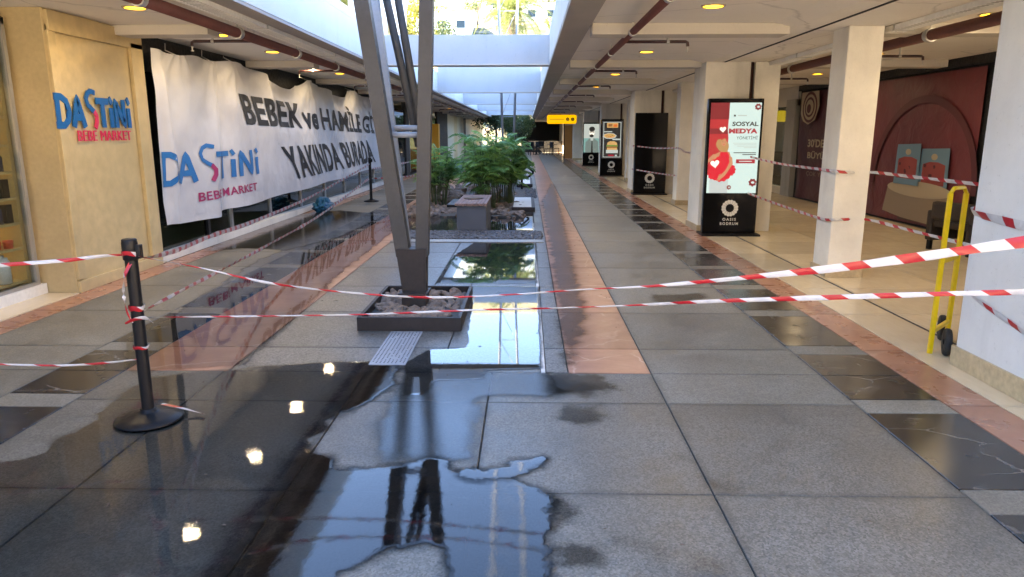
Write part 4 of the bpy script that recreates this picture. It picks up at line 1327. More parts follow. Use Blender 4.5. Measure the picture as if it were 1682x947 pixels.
rs = thing('shopfront', 'glazed shop front beyond the maroon mural in the right aisle', 'shop front', (6.5, 18, 0), absolute=True)
box('pier', 6.35, 6.75, 17.62, 18.2, 0, 2.30, 'concrete', rs)
box('header', 6.40, 6.7, 17.62, 40, 2.15, CZ - .003, 'soffit', rs)
box('sill', 6.42, 6.6, 18.2, 40, 0, .18, 'pale_wall', rs)
for y in (20.6, 23.5, 26.4, 29.3, 32, 35):
    box('mullion', 6.45, 6.53, y, y + .08, .18, 2.15, 'aluminium', rs)
for a, b in zip((18.2, 20.68, 23.58, 26.48, 29.38, 32.08), (20.6, 23.5, 26.4, 29.3, 32, 35)):
    box('pane', 6.485, 6.495, a, b, .18, 2.15, 'glass', rs)
box('back_wall', 9.0, 9.2, 17.6, 40, 0, CZ, 'pillar', rs)
box('interior_counter', 7.2, 7.9, 19.5, 23, 0, .95, 'dark_in', rs)
box('end_wall', 4.4, 9.2, 40, 40.2, 0, CZ, 'dark_in', rs)
t = thing('wall_sign', 'small yellow round sign glowing inside the right shop', 'sign', (7.4, 21.8, 2.0))
MB().box(-.16, .2, -.04, .04, -.16, .16, 0, .03).build('panel', m_emit('yellow_sign', (.85, .6, .02), .05, (.5, .35, .01)), t)
MB().tube([(0, 0, .15), (0, 0, .6)], .01, 6).build('hanger', 'black_paint', t)

# ------------------------------------------------------------------ far end: dark cafe, hanging sign, doors
fe = thing('shopfront', 'dark cafe front closing the far end of the walkway', 'shop front', (0, 66, 0), absolute=True)
box('wall', -1.2, 4.2, 66, 66.3, .7, CZ - .003, 'dark_in', fe)
box('wall', 2.9, 4.4, 47, 66, 0, CZ - .004, 'pale_wall', fe)
box('counter', -.5, 3.0, 60, 60.6, 0, .9, 'dark_in', fe)
dr = thing('door', 'orange brown door on the far right wall', 'door', (2.3, 44, 0), absolute=True)
MB().box(2.25, 2.85, 44.0, 44.05, .02, 2.0, 0, .01).build('leaf', m_plain('orange_wood', (.35, .14, .03), .5), dr)
MB().box(2.19, 2.25, 43.98, 44.08, 0, 2.06).box(2.85, 2.91, 43.98, 44.08, 0, 2.06).box(2.19, 2.91, 43.98, 44.08, 2.06, 2.12).build('frame', 'steel_dark', dr)
hs = thing('hanging_sign', 'yellow hanging lightbox sign over the far right walkway', 'sign', (1.78, 38, 2.22))
MB().box(-.76, .76, -.06, .06, -.22, .22, 0, .09).build('lightbox', m_emit('yellow_lightbox', (.9, .50, .01), .07, (.5, .3, .01)), hs)
mb = MB()
for cx in (.30, .56):
    mb.add([(cx + .085 * math.cos(q), -.062, .085 * math.sin(q)) for q in [2 * math.pi * k_ / 16 for k_ in range(16)]], [tuple(range(16))], 0)
    mb.add([(cx - .03, -.063, -.05), (cx + .03, -.063, -.05), (cx + .03, -.063, .02), (cx - .03, -.063, .02)], [(0, 1, 2, 3)], 1)
    mb.add([(cx + .02 * math.cos(q), -.063, .04 + .02 * math.sin(q)) for q in [2 * math.pi * k_ / 10 for k_ in range(10)]], [tuple(range(10))], 1)
mb.add([(-.62, -.062, -.012), (.12, -.062, -.012), (.12, -.062, .012), (-.62, -.062, .012)], [(0, 1, 2, 3)], 0)
mb.build('pictogram', ['mural_brown', 'yellow'], hs)
MB().tube([(-.4, 0, .2), (-.4, 0, .38)], .012, 6).tube([(.4, 0, .2), (.4, 0, .38)], .012, 6).build('hanger', 'black_paint', hs)
def cafe_chair():
    t = thing('cafe_chair', 'x', 'chair', (0, 0, 0), 0, 'dark cafe chairs at the far end')
    MB().box(-.22, .22, -.22, .22, .43, .47, 0, .01).build('seat', 'black_paint', t)
    MB().box(-.22, .22, .20, .24, .5, .92, 0, .01).build('backrest', 'black_paint', t)
    for sx in (-1, 1):
        for sy in (-1, 1):
            MB().box(sx * .20 - .018, sx * .20 + .018, sy * .20 - .018, sy * .20 + .018, 0, .46 if sy < 0 else .92).build('leg', 'black_paint', t)
    return t
ch0 = cafe_chair()
cp = [(.35, 52, .4, 'dark cafe chair nearest the pink strip'), (.95, 54, 2.2, 'dark cafe chair left of the far tables'), (1.5, 51.5, -1.2, 'dark cafe chair between the far tables'), (2.1, 53, 1.5, 'dark cafe chair beside the orange door'), (1.1, 57, 0, 'rearmost dark cafe chair')]
for i, (x, y, rz, lab) in enumerate(cp):
    if i == 0:
        r_ = ch0
    else:
        r_ = ch0.copy()
        C.objects.link(r_)
        for c_ in list(ch0.children):
            d_ = c_.copy()
            C.objects.link(d_)
            d_.parent = r_
    r_.location = (x, y, 0)
    r_.rotation_euler = (0, 0, rz)
    r_['label'] = lab
for i, (x, y) in enumerate(((.7, 53), (1.8, 52.3))):
    t = thing('cafe_table', ['small cafe table near the pink strip at the far end', 'small cafe table before the orange door'][i], 'table', (x, y, 0), 0, 'far cafe tables')
    MB().lathe([(0, .72), (.36, .72), (.37, .735), (.36, .75), (0, .75)], n=20).build('tabletop', 'steel_dark', t)
    MB().lathe([(.2, 0), (.2, .02), (.03, .05), (.03, .72)], n=12).build('pedestal', 'black_paint', t)

# ------------------------------------------------------------------ the near steel column: a spreading bundle of box legs in a gravel tray
sc_ = thing('steel_column', 'dark grey V-shaped steel column rising from a gravel tray', 'column', (-.95, 5.93, 0), absolute=True)
YC = 5.93
tr_ = MB()
x0, x1, y0, y1, h_ = -1.315, -.505, 5.335, 6.53, .11
tr_.box(x0, x1, y0, y0 + .03, 0, h_, 0, .004).box(x0, x1, y1 - .03, y1, 0, h_, 0, .004).box(x0, x0 + .03, y0 + .031, y1 - .031, 0, h_, 0, .004).box(x1 - .03, x1, y0 + .031, y1 - .031, 0, h_, 0, .004)
tray_o = thing('gravel_tray', 'square dark metal tray of rough stones round the foot of the steel column', 'tray', (x0, y0, 0), absolute=True)
tr_.build('rim', 'steel_dark', tray_o)
box('soil', x0 + .03, x1 - .03, y0 + .03, y1 - .03, .002, .05, 'mortar', tray_o)
def rock(seed, flat=.7):
    bm = bmesh.new()
    bmesh.ops.create_icosphere(bm, subdivisions=2, radius=1)
    for v in bm.verts:
        v.co *= 1 + .45 * noise.noise(v.co * 1.3 + Vector((seed * 7, 0, 0))) + .15 * noise.noise(v.co * 4 + Vector((seed, 5, 0)))
        v.co.z *= flat
    me = bpy.data.meshes.new('stone')
    bm.to_mesh(me)
    bm.free()
    me.materials.append(M['stone'])
    return me
rocks = [rock(i, .55 + .06 * i) for i in range(6)]
def scatter(parent, n, xa, xb, ya, yb_, z, s0, s1, skip=None, name='stone'):
    for i in range(n):
        for _ in range(20):
            x, y = random.uniform(xa, xb), random.uniform(ya, yb_)
            if not (skip and skip(x, y)):
                break
        s = random.uniform(s0, s1)
        o = link(name, random.choice(rocks), parent)
        o.matrix_parent_inverse = Matrix.Translation(parent.location).inverted()
        o.location = (x, y, z + s * .3)
        o.rotation_euler = (random.uniform(-.5, .5), random.uniform(-.5, .5), random.uniform(0, 6.3))
        o.scale = (s * random.uniform(.8, 1.3), s * random.uniform(.8, 1.2), s * random.uniform(.7, 1.1))
scatter(tray_o, 230, x0 + .06, x1 - .06, y0 + .06, y1 - .06, .045, .022, .055, lambda x, y: abs(x + .95) < .09 and abs(y - YC) < .09)

def P(z, xz, y=YC):
    return (xz, y, z)
xl = lambda z: -.985 - .124 * (z - .18) * 1.0 - .0       # centre line of the left leg
xr = lambda z: -.905 + .052 * (z - .18)
MB().box(-1.05, -.845, YC - .10, YC + .12, .0, .17, 0, .01).build('plinth', 'steel_dark', sc_)
MB().box(-1.075, -.83, YC - .12, YC + .14, .165, .19, 0, .004).build('base_plate', 'steel_dark', sc_)
mb = MB()
mb.add([(-1.045, YC - .07, .19), (-.85, YC - .07, .19), (-.85, YC + .08, .19), (-1.045, YC + .08, .19), (-1.09, YC - .075, .56), (-.838, YC - .075, .56), (-.838, YC + .085, .56), (-1.09, YC + .085, .56)],
       [(3, 2, 1, 0), (4, 5, 6, 7), (0, 1, 5, 4), (1, 2, 6, 5), (2, 3, 7, 6), (3, 0, 4, 7)])
mb.build('socket', 'steel_dark', sc_)
MB().beam(P(.5, xl(.5) - .01, YC), P(6.2, xl(6.2) + .0, YC - .25), .115, .11).build('leg', 'steel', sc_)
MB().beam(P(.5, xr(.5) + .01, YC), P(6.2, xr(6.2), YC - .25), .105, .11).build('leg', 'steel', sc_)
MB().beam((-1.035, YC + .17, .5), (-1.70, YC + .75, 6.2), .075, .08).build('leg', 'steel_blue', sc_)
MB().tube([(-.90, YC + .12, 1.4), (-1.235, YC + .55, 2.75), (-1.9, YC + 1.5, 6.2)], .034, 12).build('brace', 'steel', sc_, True)
MB().tube([(-.89, YC + .15, 1.55), (-1.14, YC + .62, 2.75), (-1.6, YC + 1.6, 6.2)], .034, 12).build('brace', 'steel', sc_, True)
MB().tube([(-1.11, YC + .02, 1.49), (-.85, YC + .02, 1.49)], .024, 12).tube([(-1.10, YC + .14, 1.545), (-.86, YC + .14, 1.545)], .024, 12).build('cross_tube', 'steel_blue', sc_, True)
MB().tube([(xl(4.0), YC - .1, 4.0), (xr(4.0), YC - .1, 4.0)], .024, 12).build('cross_tube', 'steel_blue', sc_, True)
MB().box(-2.6, .4, YC - .9, YC + 1.7, 6.2, 6.28, 0, .01).build('top_frame', 'steel', sc_)

# a second, slender mast farther along the slot
ms_ = thing('steel_mast', 'slender pale steel mast with four tubes behind the plants', 'mast', (-.62, 22.4, 0), absolute=True)
for sx, sy in ((-1, -1), (1, -1), (-1, 1), (1, 1)):
    MB().tube([(-.58 + sx * .14, 22.4 + sy * .14, .2), (-.58 + sx * .30, 22.4 + sy * .3, 6), (-.58 + sx * .62, 22.4 + sy * .6, 15)], .032, 8).build('tube', 'steel_blue', ms_, True)
for z in range(2, 15):
    s = .14 + (.16 * min(z, 6) / 6) + max(0, z - 6) * .035
    MB().tube([(-.58 - s, 22.4 - s, z), (-.58 + s, 22.4 - s, z)], .012, 6).tube([(-.58 - s, 22.4 - s, z), (-.58 + s, 22.4 - s, z + 1)], .010, 6).build('tie', 'steel_blue', ms_)
MB().box(-.78, -.38, 22.2, 22.6, 0, .2, 0, .01).build('plinth', 'steel_dark', ms_)

# ------------------------------------------------------------------ bench block, pebble beds, planting
bb = thing('planter_bench', 'blue-grey block bench with a weathered wooden top', 'bench', (-.88, 12, 0), absolute=True)
MB().box(-1.11, -.645, 11.28, 12.75, 0, .385, 0, .006).build('base', 'bench_grey', bb)
for k in range(9):
    MB().box(-1.135 + .0565 * k, -1.135 + .0565 * k + .052, 11.24 + random.uniform(-.01, .01), 12.9, .388, .425, 0, .005).build('plank', 'wood', bb)
box('side_slab', -1.30, -1.14, 11.6, 12.7, .33, .37, 'black_metal', bb)
MB().lathe([(.0, .43), (.16, .43), (.17, .44), (.1, .455), (0, .45)], (-.9, 12.1, 0), 14).build('dry_leaves', 'bark', bb)

def pebble_bed(label, x0, x1, y0, y1, n, s0=.012, s1=.03, z=0, m='pebble', nm='gravel'):
    mb = MB()
    ico = bmesh.new()
    bmesh.ops.create_icosphere(ico, subdivisions=1, radius=1)
    ico.verts.index_update()
    IV, IF = [v.co.copy() for v in ico.verts], [tuple(v.index for v in f.verts) for f in ico.faces]
    ico.free()
    for i in range(n):
        x, y = random.uniform(x0, x1), random.uniform(y0, y1)
        s = random.uniform(s0, s1)
        a = random.uniform(0, 6.3)
        c, q_ = math.cos(a), math.sin(a)
        mb.add([(x + s * (v.x * c * 1.3 - v.y * q_), y + s * (v.x * q_ * 1.3 + v.y * c), z + s * .35 + s * .5 * v.z) for v in IV], IF)
    o = mb.build(nm, m, None, True)
    o['kind'] = 'stuff'
    o['label'] = label
pebble_bed('dark pebble strip across the slot before the bench', -1.9, .22, 10.25, 11.15, 2600)
pebble_bed('dark pebble strip beyond the bench', -.6, .22, 17.0, 20.0, 1500)
pebble_bed('brown gravel of the planting bed', -2.3, -.05, 13.0, 19.5, 3000, .02, .045, m='stone')
box('threshold', -1.93, .24, 9.95, 10.2, .001, .012, 'granite_pale', floor)
bed = thing('planting_bed', 'rock bordered planting bed under the green bushes', 'planting bed', (-1.2, 13, 0), absolute=True)
box('soil', -2.3, -.05, 13.0, 19.5, .0005, .03, 'mortar', bed)
scatter(bed, 170, -2.3, -.08, 12.95, 15.2, .01, .04, .11)
scatter(bed, 60, -2.3, -.3, 15.2, 19.4, .01, .06, .2)
# pale access panels and black sculpture bits beside the bed
for i, (a, b, lab) in enumerate(((14.0, 16.2, 'pale glazed floor box beside the bushes'), (20.6, 23.6, 'second pale floor box past the bushes'))):
    t = thing('floor_box', lab, 'floor box', (0, a, 0), absolute=True)
    MB().box(-.30, .16, a, b, .0, .09, 0, .006).build('frame', 'steel_dark', t)
    box('lid', -.27, .09, a + .04, b - .06, .091, .10, 'white', t)
sp_ = thing('sculpture', 'small black lattice sculpture of tilted diamonds beside the bushes', 'sculpture', (-.12, 19.5, 0), absolute=True)
for (cx, cz) in ((-.22, .62), (-.02, .48), (-.14, .78)):
    pts = [(cx - .2, 19.5, cz), (cx, 19.5, cz + .17), (cx + .2, 19.5, cz), (cx, 19.5, cz - .17), (cx - .2, 19.5, cz)]
    m2 = MB()
    for a, b in zip(pts, pts[1:]):
        m2.beam(a, b, .05, .06)
    m2.build('frame', 'black_metal', sp_)
MB().tube([(-.14, 19.5, 0), (-.14, 19.5, .5)], .03, 8).build('stem', 'black_metal', sp_)

def frond_mesh(name, L_, n, leaf, m, droop=.5, wide=.016, up=.5):
    mb = MB()
    pts = []
    for k in range(n + 1):
        t_ = k / n
        pts.append(Vector((0, L_ * t_ * (1 - .15 * t_), L_ * (up * t_ - droop * t_ * t_))))
    mb.tube(pts[::max(1, n // 6)] if n > 6 else pts, .004, 4, 0, False)
    for k in range(2, n + 1):
        t_ = k / n
        ll = leaf * math.sin(math.pi * (.15 + .8 * t_)) ** .7
        for s in (-1, 1):
            p = pts[k]
            d = Vector((s * .86, .42, -.08 - .25 * random.random())).normalized()
            q_ = p + d * ll
            m_ = p + d * ll * .5 + Vector((0, 0, .02 * ll))
            wv = Vector((-.4 * s, .9, 0)).normalized() * wide
            mb.add([p, m_ + wv, q_ - Vector((0, 0, ll * .2)), m_ - wv], [(0, 1, 2, 3)], 0)
    return mb.mesh(name, m)
fr_meshes = [frond_mesh('frond', .44, 14, .15, 'frond', .5 + .1 * i, .015, .75 - .12 * i) for i in range(4)]
def bush(label, x, y, h, r, n, seed, rx=1.0):
    rnd = random.Random(seed)
    t = thing('parlour_palm', label, 'plant', (x, y, 0), group='feathery green palms in the planting bed')
    stems = MB()
    for i in range(int(n / 3.2)):
        a, rr = rnd.uniform(0, 6.3), r * .45 * math.sqrt(rnd.random())
        bx, by = rr * math.cos(a) * rx, rr * math.sin(a)
        hh = h * rnd.uniform(.45, .92)
        tx, ty = bx * 2.0 + rnd.uniform(-.1, .1), by * 2.0 + rnd.uniform(-.1, .1)
        stems.tube([(bx, by, 0), (bx * 1.3, by * 1.3, hh * .5), (tx, ty, hh)], .009, 5, 0, False, .005)
        for j in range(4):
            zz = hh * (1 - .13 * j)
            f_ = (zz / hh) ** 2
            px_, py_ = bx * 1.3 + (tx - bx * 1.3) * f_, by * 1.3 + (ty - by * 1.3) * f_
            o = link('frond', fr_meshes[rnd.randrange(4)], t, (px_, py_, zz))
            az = math.atan2(ty, tx) - math.pi / 2 + rnd.uniform(-2.0, 2.0)
            o.rotation_euler = (rnd.uniform(-.1, .6), rnd.uniform(-.2, .2), az)
            s = rnd.uniform(.55, 1.0) * h / 1.35
            o.scale = (s, s, s)
    stems.build('stems', 'stem', t)
bush('tall feathery green palm right of the bench', -.80, 14.4, 1.52, .42, 140, 1)
bush('broad feathery green palm at the right edge of the bed', -.46, 15.2, 1.55, .38, 130, 2)
bush('feathery green palm behind the bench', -1.0, 16.2, 1.5, .38, 110, 3)
bush('lower feathery green palm beside the steel column', -1.84, 15.0, 1.28, .38, 110, 4)
bush('small feathery palm at the left rear of the bed', -2.1, 17.5, 1.2, .36, 60, 5)

# ------------------------------------------------------------------ yellow hand truck, wicker chairs
ht = thing('hand_truck', 'yellow tubular hand truck leaning beside the rough white pillar', 'hand truck', (2.9, 4.9, 0), absolute=True)
A0, A1 = Vector((2.815, 4.842, .0)), Vector((2.90, 4.98, 1.10))
B0, B1 = Vector((3.040, 5.044, .03)), Vector((3.090, 5.12, 1.09))
for a, b in ((A0, A1), (B0, B1)):
    MB().beam(a, b, .026, .026).build('rail', 'yellow', ht)
MB().tube([A1, A1 + Vector((.02, .0, .035)), B1 + Vector((-.02, 0, .04)), B1], .014, 10).build('handle', 'yellow', ht, True)
for f_ in (.14, .58):
    MB().beam(A0.lerp(A1, f_), B0.lerp(B1, f_), .02, .03).build('rung', 'yellow', ht)
MB().beam(A0.lerp(A1, .17), A0.lerp(A1, .17) + Vector((.22, .35, -.02)), .018, .018).beam(B0.lerp(B1, .12), B0.lerp(B1, .12) + Vector((.1, .3, -.05)), .018, .018).build('toe_bar', 'yellow', ht)
wl = MB()
for k in range(1):
    pass
def wheel(cx, cy, cz, r, wdt, ang):
    t_ = MB()
    prof = [(.02, -wdt / 2), (r * .6, -wdt / 2), (r * .93, -wdt / 2), (r, -wdt / 4), (r, wdt / 4), (r * .93, wdt / 2), (r * .6, wdt / 2), (.02, wdt / 2)]
    n = 24
    vs = []
    ca, sa = math.cos(ang), math.sin(ang)
    for rr, q_ in prof:
        for k_ in range(n):
            a = 2 * math.pi * k_ / n
            lx, lz = rr * math.cos(a), rr * math.sin(a)
            vs.append((cx + lx * ca - q_ * sa, cy + lx * sa + q_ * ca, cz + lz))
    fs = [(i * n + k_, i * n + (k_ + 1) % n, (i + 1) * n + (k_ + 1) % n, (i + 1) * n + k_) for i in range(len(prof) - 1) for k_ in range(n)]
    return t_.add(vs, fs)
wheel(2.90, 4.80, .095, .095, .04, 1.2).build('wheel', 'rubber', ht, True)
wheel(3.08, 5.18, .095, .095, .04, 1.2).build('wheel', 'rubber', ht, True)

def wicker(label, x, y, rz):
    t = thing('wicker_chair', label, 'chair', (x, y, 0), rz, 'dark wicker chairs behind the hand truck')
    MB().box(-.32, .32, -.32, .30, .30, .42, 0, .03).build('seat', 'wicker', t)
    MB().box(-.32, .32, .24, .34, .40, .64, 0, .04).build('backrest', 'wicker', t)
    for s in (-1, 1):
        MB().box(s * .33 - .05, s * .33 + .05, -.32, .33, .12, .52, 0, .03).build('armrest', 'wicker', t)
        for q_ in (-.28, .28):
            MB().box(s * .33 - .025, s * .33 + .025, q_ - .025, q_ + .025, 0, .14).build('leg', 'black_metal', t)
wicker('dark brown wicker armchair seen between the yellow rails', 5.72, 9.3, 1.9)
wicker('dark brown wicker armchair half hidden by the pillar', 5.7, 8.5, 1.4)

# ------------------------------------------------------------------ stanchions
def stanchion(label, x, y, z=.98):
    t = thing('stanchion', label, 'stanchion', (x, y, 0), 0, 'black barrier posts')
    MB().lathe([(0, .012), (.17, .008), (.172, .012), (.168, .02), (.12, .034), (.06, .052), (.04, .06), (.04, .07), (0, .07)], n=48).build('base', 'black_metal', t, True)
    MB().lathe([(.031, .06), (.031, z - .10)], n=24).build('pole', 'black_metal', t, True)
    MB().lathe([(.033, z - .11), (.038, z - .105), (.038, z - .02), (.036, z - .012), (.036, z - .004), (.03, z), (0, z)], n=24).box(.03, .058, -.016, .016, z - .10, z - .03, 0, .003).build('head', 'black_metal', t, True)
    return t
stanchion('near black barrier post with tapes tied to its head', -2.015, 3.55)
stanchion('far black barrier post in front of the banner', -3.5, 16.07)

# ------------------------------------------------------------------ barrier tapes
def cat(p0, p1, p2, p3, t_):
    return .5 * ((2 * p1) + (-p0 + p2) * t_ + (2 * p0 - 5 * p1 + 4 * p2 - p3) * t_ * t_ + (-p0 + 3 * p1 - 3 * p2 + p3) * t_ ** 3)
def tape(label, pts, n=16, phase=0, px=True):
    """pts: (photo x, photo y, distance y, half width m, twist rad) measured off the photograph, or world points"""
    Q = []
    for p in pts:
        c = at(p[0], p[1], 1, p[2]) if px else Vector(p[:3])
        Q.append((c, p[3], p[4]))
    vs, fs, uv = [], [], []
    L_ = phase
    last = None
    m = len(Q)
    seq = []
    for i in range(m - 1):
        a, b, c, d = Q[max(0, i - 1)], Q[i], Q[i + 1], Q[min(m - 1, i + 2)]
        for k_ in range(n + (1 if i == m - 2 else 0)):
            t_ = k_ / n
            seq.append((cat(a[0], b[0], c[0], d[0], t_), b[1] + (c[1] - b[1]) * t_, b[2] + (c[2] - b[2]) * t_))
    for i, (p, hw, tw) in enumerate(seq):
        d = (seq[min(i + 1, len(seq) - 1)][0] - seq[max(i - 1, 0)][0]).normalized()
        if last is not None:
            L_ += (p - last).length
        last = p
        u_ = Vector((0, 0, 1)) - d * d.z
        u_.normalize()
        v_ = d.cross(u_)
        tw2 = tw + .55 * noise.noise(Vector((L_ * 2.5, phase * 3, 0))) + .2 * noise.noise(Vector((L_ * 9, phase * 3, 4)))
        a_ = u_ * math.cos(tw2) + v_ * math.sin(tw2)
        hw2 = hw * (.88 + .25 * noise.noise(Vector((L_ * 3.1, 7, phase))))
        cr = .15 * hw2 * math.sin(L_ * 40)
        vs += [p + a_ * hw2, p + v_ * math.cos(tw2) * (.004 + cr * .3), p - a_ * hw2]
        uv += [(L_, 1), (L_, .5), (L_, 0)]
    for i in range(len(seq) - 1):
        a = i * 3
        fs += [(a, a + 1, a + 4, a + 3), (a + 1, a + 2, a + 5, a + 4)]
    mb = MB().add(vs, fs)
    me = mb.mesh('barrier_tape', 'tape', True)
    ul = me.uv_layers.new(name='UVMap')
    for p_ in me.polygons:
        for li in p_.loop_indices:
            ul.data[li].uv = uv[me.loops[li].vertex_index]
    o = link('barrier_tape', me)
    if label:
        tag(o, label, 'tape', 'red and white barrier tapes')
    return o
tape('upper red and white tape from the near post across to the right edge', [(228, 421, 3.52, 0.0099, 1.2), (330, 440, 3.55, 0.0043, .2), (440, 464, 3.58, 0.0081, .5), (560, 479, 3.58, 0.0062, .4), (700, 488, 3.55, 0.0068, .1), (830, 484, 3.52, 0.0050, .3), (960, 475, 3.48, 0.0050, .5),
      (1090, 468, 3.42, 0.0074, .2), (1345, 443, 3.35, 0.0200, .0), (1500, 423, 3.3, 0.0260, .0), (1682, 397, 3.25, 0.0290, 0), (1900, 372, 3.2, 0.0300, 0)], 24)
tape('lower red and white tape from the near post across to the right edge', [(238, 521, 3.52, 0.0074, .8), (420, 519, 3.55, 0.0050, .3), (600, 516, 3.57, 0.0056, .2), (775, 509, 3.55, 0.0062, .1), (900, 506, 3.52, 0.0062, .3), (1040, 501, 3.48, 0.0056, .2), (1180, 494, 3.42, 0.0120, .1),
      (1400, 487, 3.35, 0.0140, .1), (1560, 482, 3.3, 0.0150, .1), (1682, 479, 3.25, 0.0150, 0), (1900, 470, 3.2, 0.0160, 0)], 24, .1)
tape('red and white tape from the near post head to the left edge', [(-160, 444, 3.2, 0.0124, .1), (0, 435, 3.35, 0.0105, .1), (110, 427, 3.45, 0.0112, .0), (170, 420, 3.5, 0.0099, .3), (215, 418, 3.54, 0.0074, .9)], 20, .05)
tape('low red and white tape from the near post to the left edge', [(-150, 594, 3.3, 0.0062, .5), (0, 598, 3.4, 0.0050, .3), (100, 600, 3.45, 0.0068, .0), (170, 596, 3.5, 0.0074, .2), (232, 589, 3.53, 0.0062, .8)], 20, .12)
tape('red and white tape from the near post head to the far post head', [(236, 424, 3.6, 0.0123, .9), (290, 411, 4.6, 0.0198, .2), (345, 388, 5.9, 0.0218, .1), (430, 358, 8.3, 0.0248, .1), (520, 318, 11.8, 0.0248, .3), (606, 270, 16.0, 0.0278, .3)], 20, .02)
tape('red and white tape from the middle of the near post to the far post', [(236, 510, 3.6, 0.0096, .5), (300, 476, 4.3, 0.0149, .3), (350, 450, 5.2, 0.0168, .2), (440, 402, 7.6, 0.0218, .4), (530, 350, 11.2, 0.0258, .2), (606, 293, 16.0, 0.0298, .2)], 20, .15)
tape('red and white tape from the far post toward the shop fronts', [(610, 277, 16.07, 0.0186, .3), (640, 272, 18, 0.0186, .3), (690, 262, 22, 0.0186, .2)], 12, .1)
tape('lower red and white tape from the far post toward the steel column', [(610, 293, 16.07, 0.0186, .3), (650, 291, 17, 0.0186, .3), (700, 286, 19, 0.0186, .2)], 12, .1)
XP = 3.185
def wp(x, y, z, h=.017, tw=0):
    return (x, y, z, h, tw)
tape('upper tape from the lit totem to the slender column and on to the rough pillar', [wp(3.3, 11.15, 1.18), wp(3.28, 9.6, 1.12), wp(XP, 7.9, 1.12), wp(XP, 7.55, 1.12), wp(3.3, 7.535, 1.11), wp(3.56, 7.54, 1.11), wp(3.65, 6.9, 1.10), wp(3.75, 5.6, 1.09), wp(3.95, 4.62, 1.09)], 14, .1, False)
tape('lower tape from the lit totem to the slender column and on to the rough pillar', [wp(3.3, 11.15, .64), wp(3.28, 9.6, .60), wp(XP, 7.9, .60), wp(XP, 7.55, .615), wp(3.3, 7.535, .62), wp(3.56, 7.54, .62), wp(3.65, 6.9, .60), wp(3.75, 5.6, .58), wp(3.95, 4.62, .57)], 14, .0, False)
tape('tape stretched between the wide pillars behind the totems, upper', [wp(2.66, 11.3, 1.2), wp(2.9, 13.4, 1.17), wp(3.19, 15.5, 1.2), wp(3.0, 17, 1.17), wp(2.66, 18.5, 1.2)], 12, .1, False)
tape('tape stretched between the wide pillars behind the totems, lower', [wp(3.19, 15.5, .62), wp(3.0, 17, .6), wp(2.66, 18.5, .62)], 12, .1, False)
tape('tape on the side of the rough pillar behind the upper tape', [wp(2.93, 4.66, 1.02, .03, .3), wp(2.826, 4.58, 1.01, .03, .3), wp(2.825, 4.1, .985, .03, .2), wp(2.825, 3.2, .94, .03, 0)], 14, .0, False)
tape('sagging tape on the side of the rough pillar below the others', [wp(2.95, 4.75, .55, .012, .3), wp(2.826, 4.5, .50, .014, .3), wp(2.825, 4.1, .42, .02, .4), wp(2.825, 3.5, .30, .02, .2), wp(2.825, 3.0, .22, .02, .2)], 14, .0, False)
tape('loose loop of tape hanging from the near post head', [(214, 432, 3.52, .010, .3), (205, 452, 3.50, .010, .8), (203, 478, 3.50, .012, 1.2), (208, 510, 3.50, .006, .4), (218, 530, 3.51, .004, 0)], 10, .0)
tape('knotted tape end at the middle of the near post', [(206, 531, 3.5, .006, .4), (222, 524, 3.5, .012, .6), (240, 522, 3.51, .014, .2), (252, 530, 3.5, .008, .6)], 10, .0)
tape('loose tape end lying on the base of the near post', [wp(-2.0, 3.66, .05, .012, 1.4), wp(-1.88, 3.64, .035, .012, 1.5), wp(-1.79, 3.62, .02, .014, 1.4), wp(-1.74, 3.60, .018, .01, 1.2)], 10, .2, False)
for i, (z, lab) in enumerate(((.90, 'tape wound round the head of the near post'), (.62, 'tape wound round the middle of the near post'), (.41, 'tape wound low round the near post'))):
    tape(lab, [(-2.015 + .036 * math.cos(a), 3.55 + .036 * math.sin(a), z + .004 * math.sin(3 * a), .022 - .006 * i, .1) for a in [2 * math.pi * k_ / 12 for k_ in range(13)]], 4, .1, False)

# ------------------------------------------------------------------ block added above the left arcade to keep the sun off the slot
ub = thing('sun_blocker', 'white block added above the left arcade to shade the slot', 'building', (-12, 10, 3), absolute=True)
box('wall', -18, -9, -1.5, 56, 3.08, 11.5, 'white_wall', ub)
for k in range(8):
    for zz in (4.2, 7.6):
        y = 6 + 6.0 * k
        f_ = box('window', -9.0, -8.94, y, y + 1.6, zz, zz + 1.9, 'aluminium', ub)
        box('pane', -8.94, -8.93, y + .08, y + 1.52, zz + .08, zz + 1.82, 'glass_dark', f_)

cb = thing('bounce_building', 'cream building added behind the viewer to bounce light in', 'building', (0, -16, 0), absolute=True)  # unseen building, added as fill light for the arcade
box('wall', -14, 16, -17, -16, 0, 7, 'bounce_wall', cb)
box('wing', 15, 16, -15.99, 0, 0, 7, 'bounce_wall', cb)
for k in range(8):
    f_ = box('window', -12 + 3.4 * k, -10.6 + 3.4 * k, -16, -15.95, .9, 2.3, 'aluminium', cb)
    box('pane', -11.92 + 3.4 * k, -10.68 + 3.4 * k, -15.95, -15.94, .98, 2.22, 'glass_dark', f_)

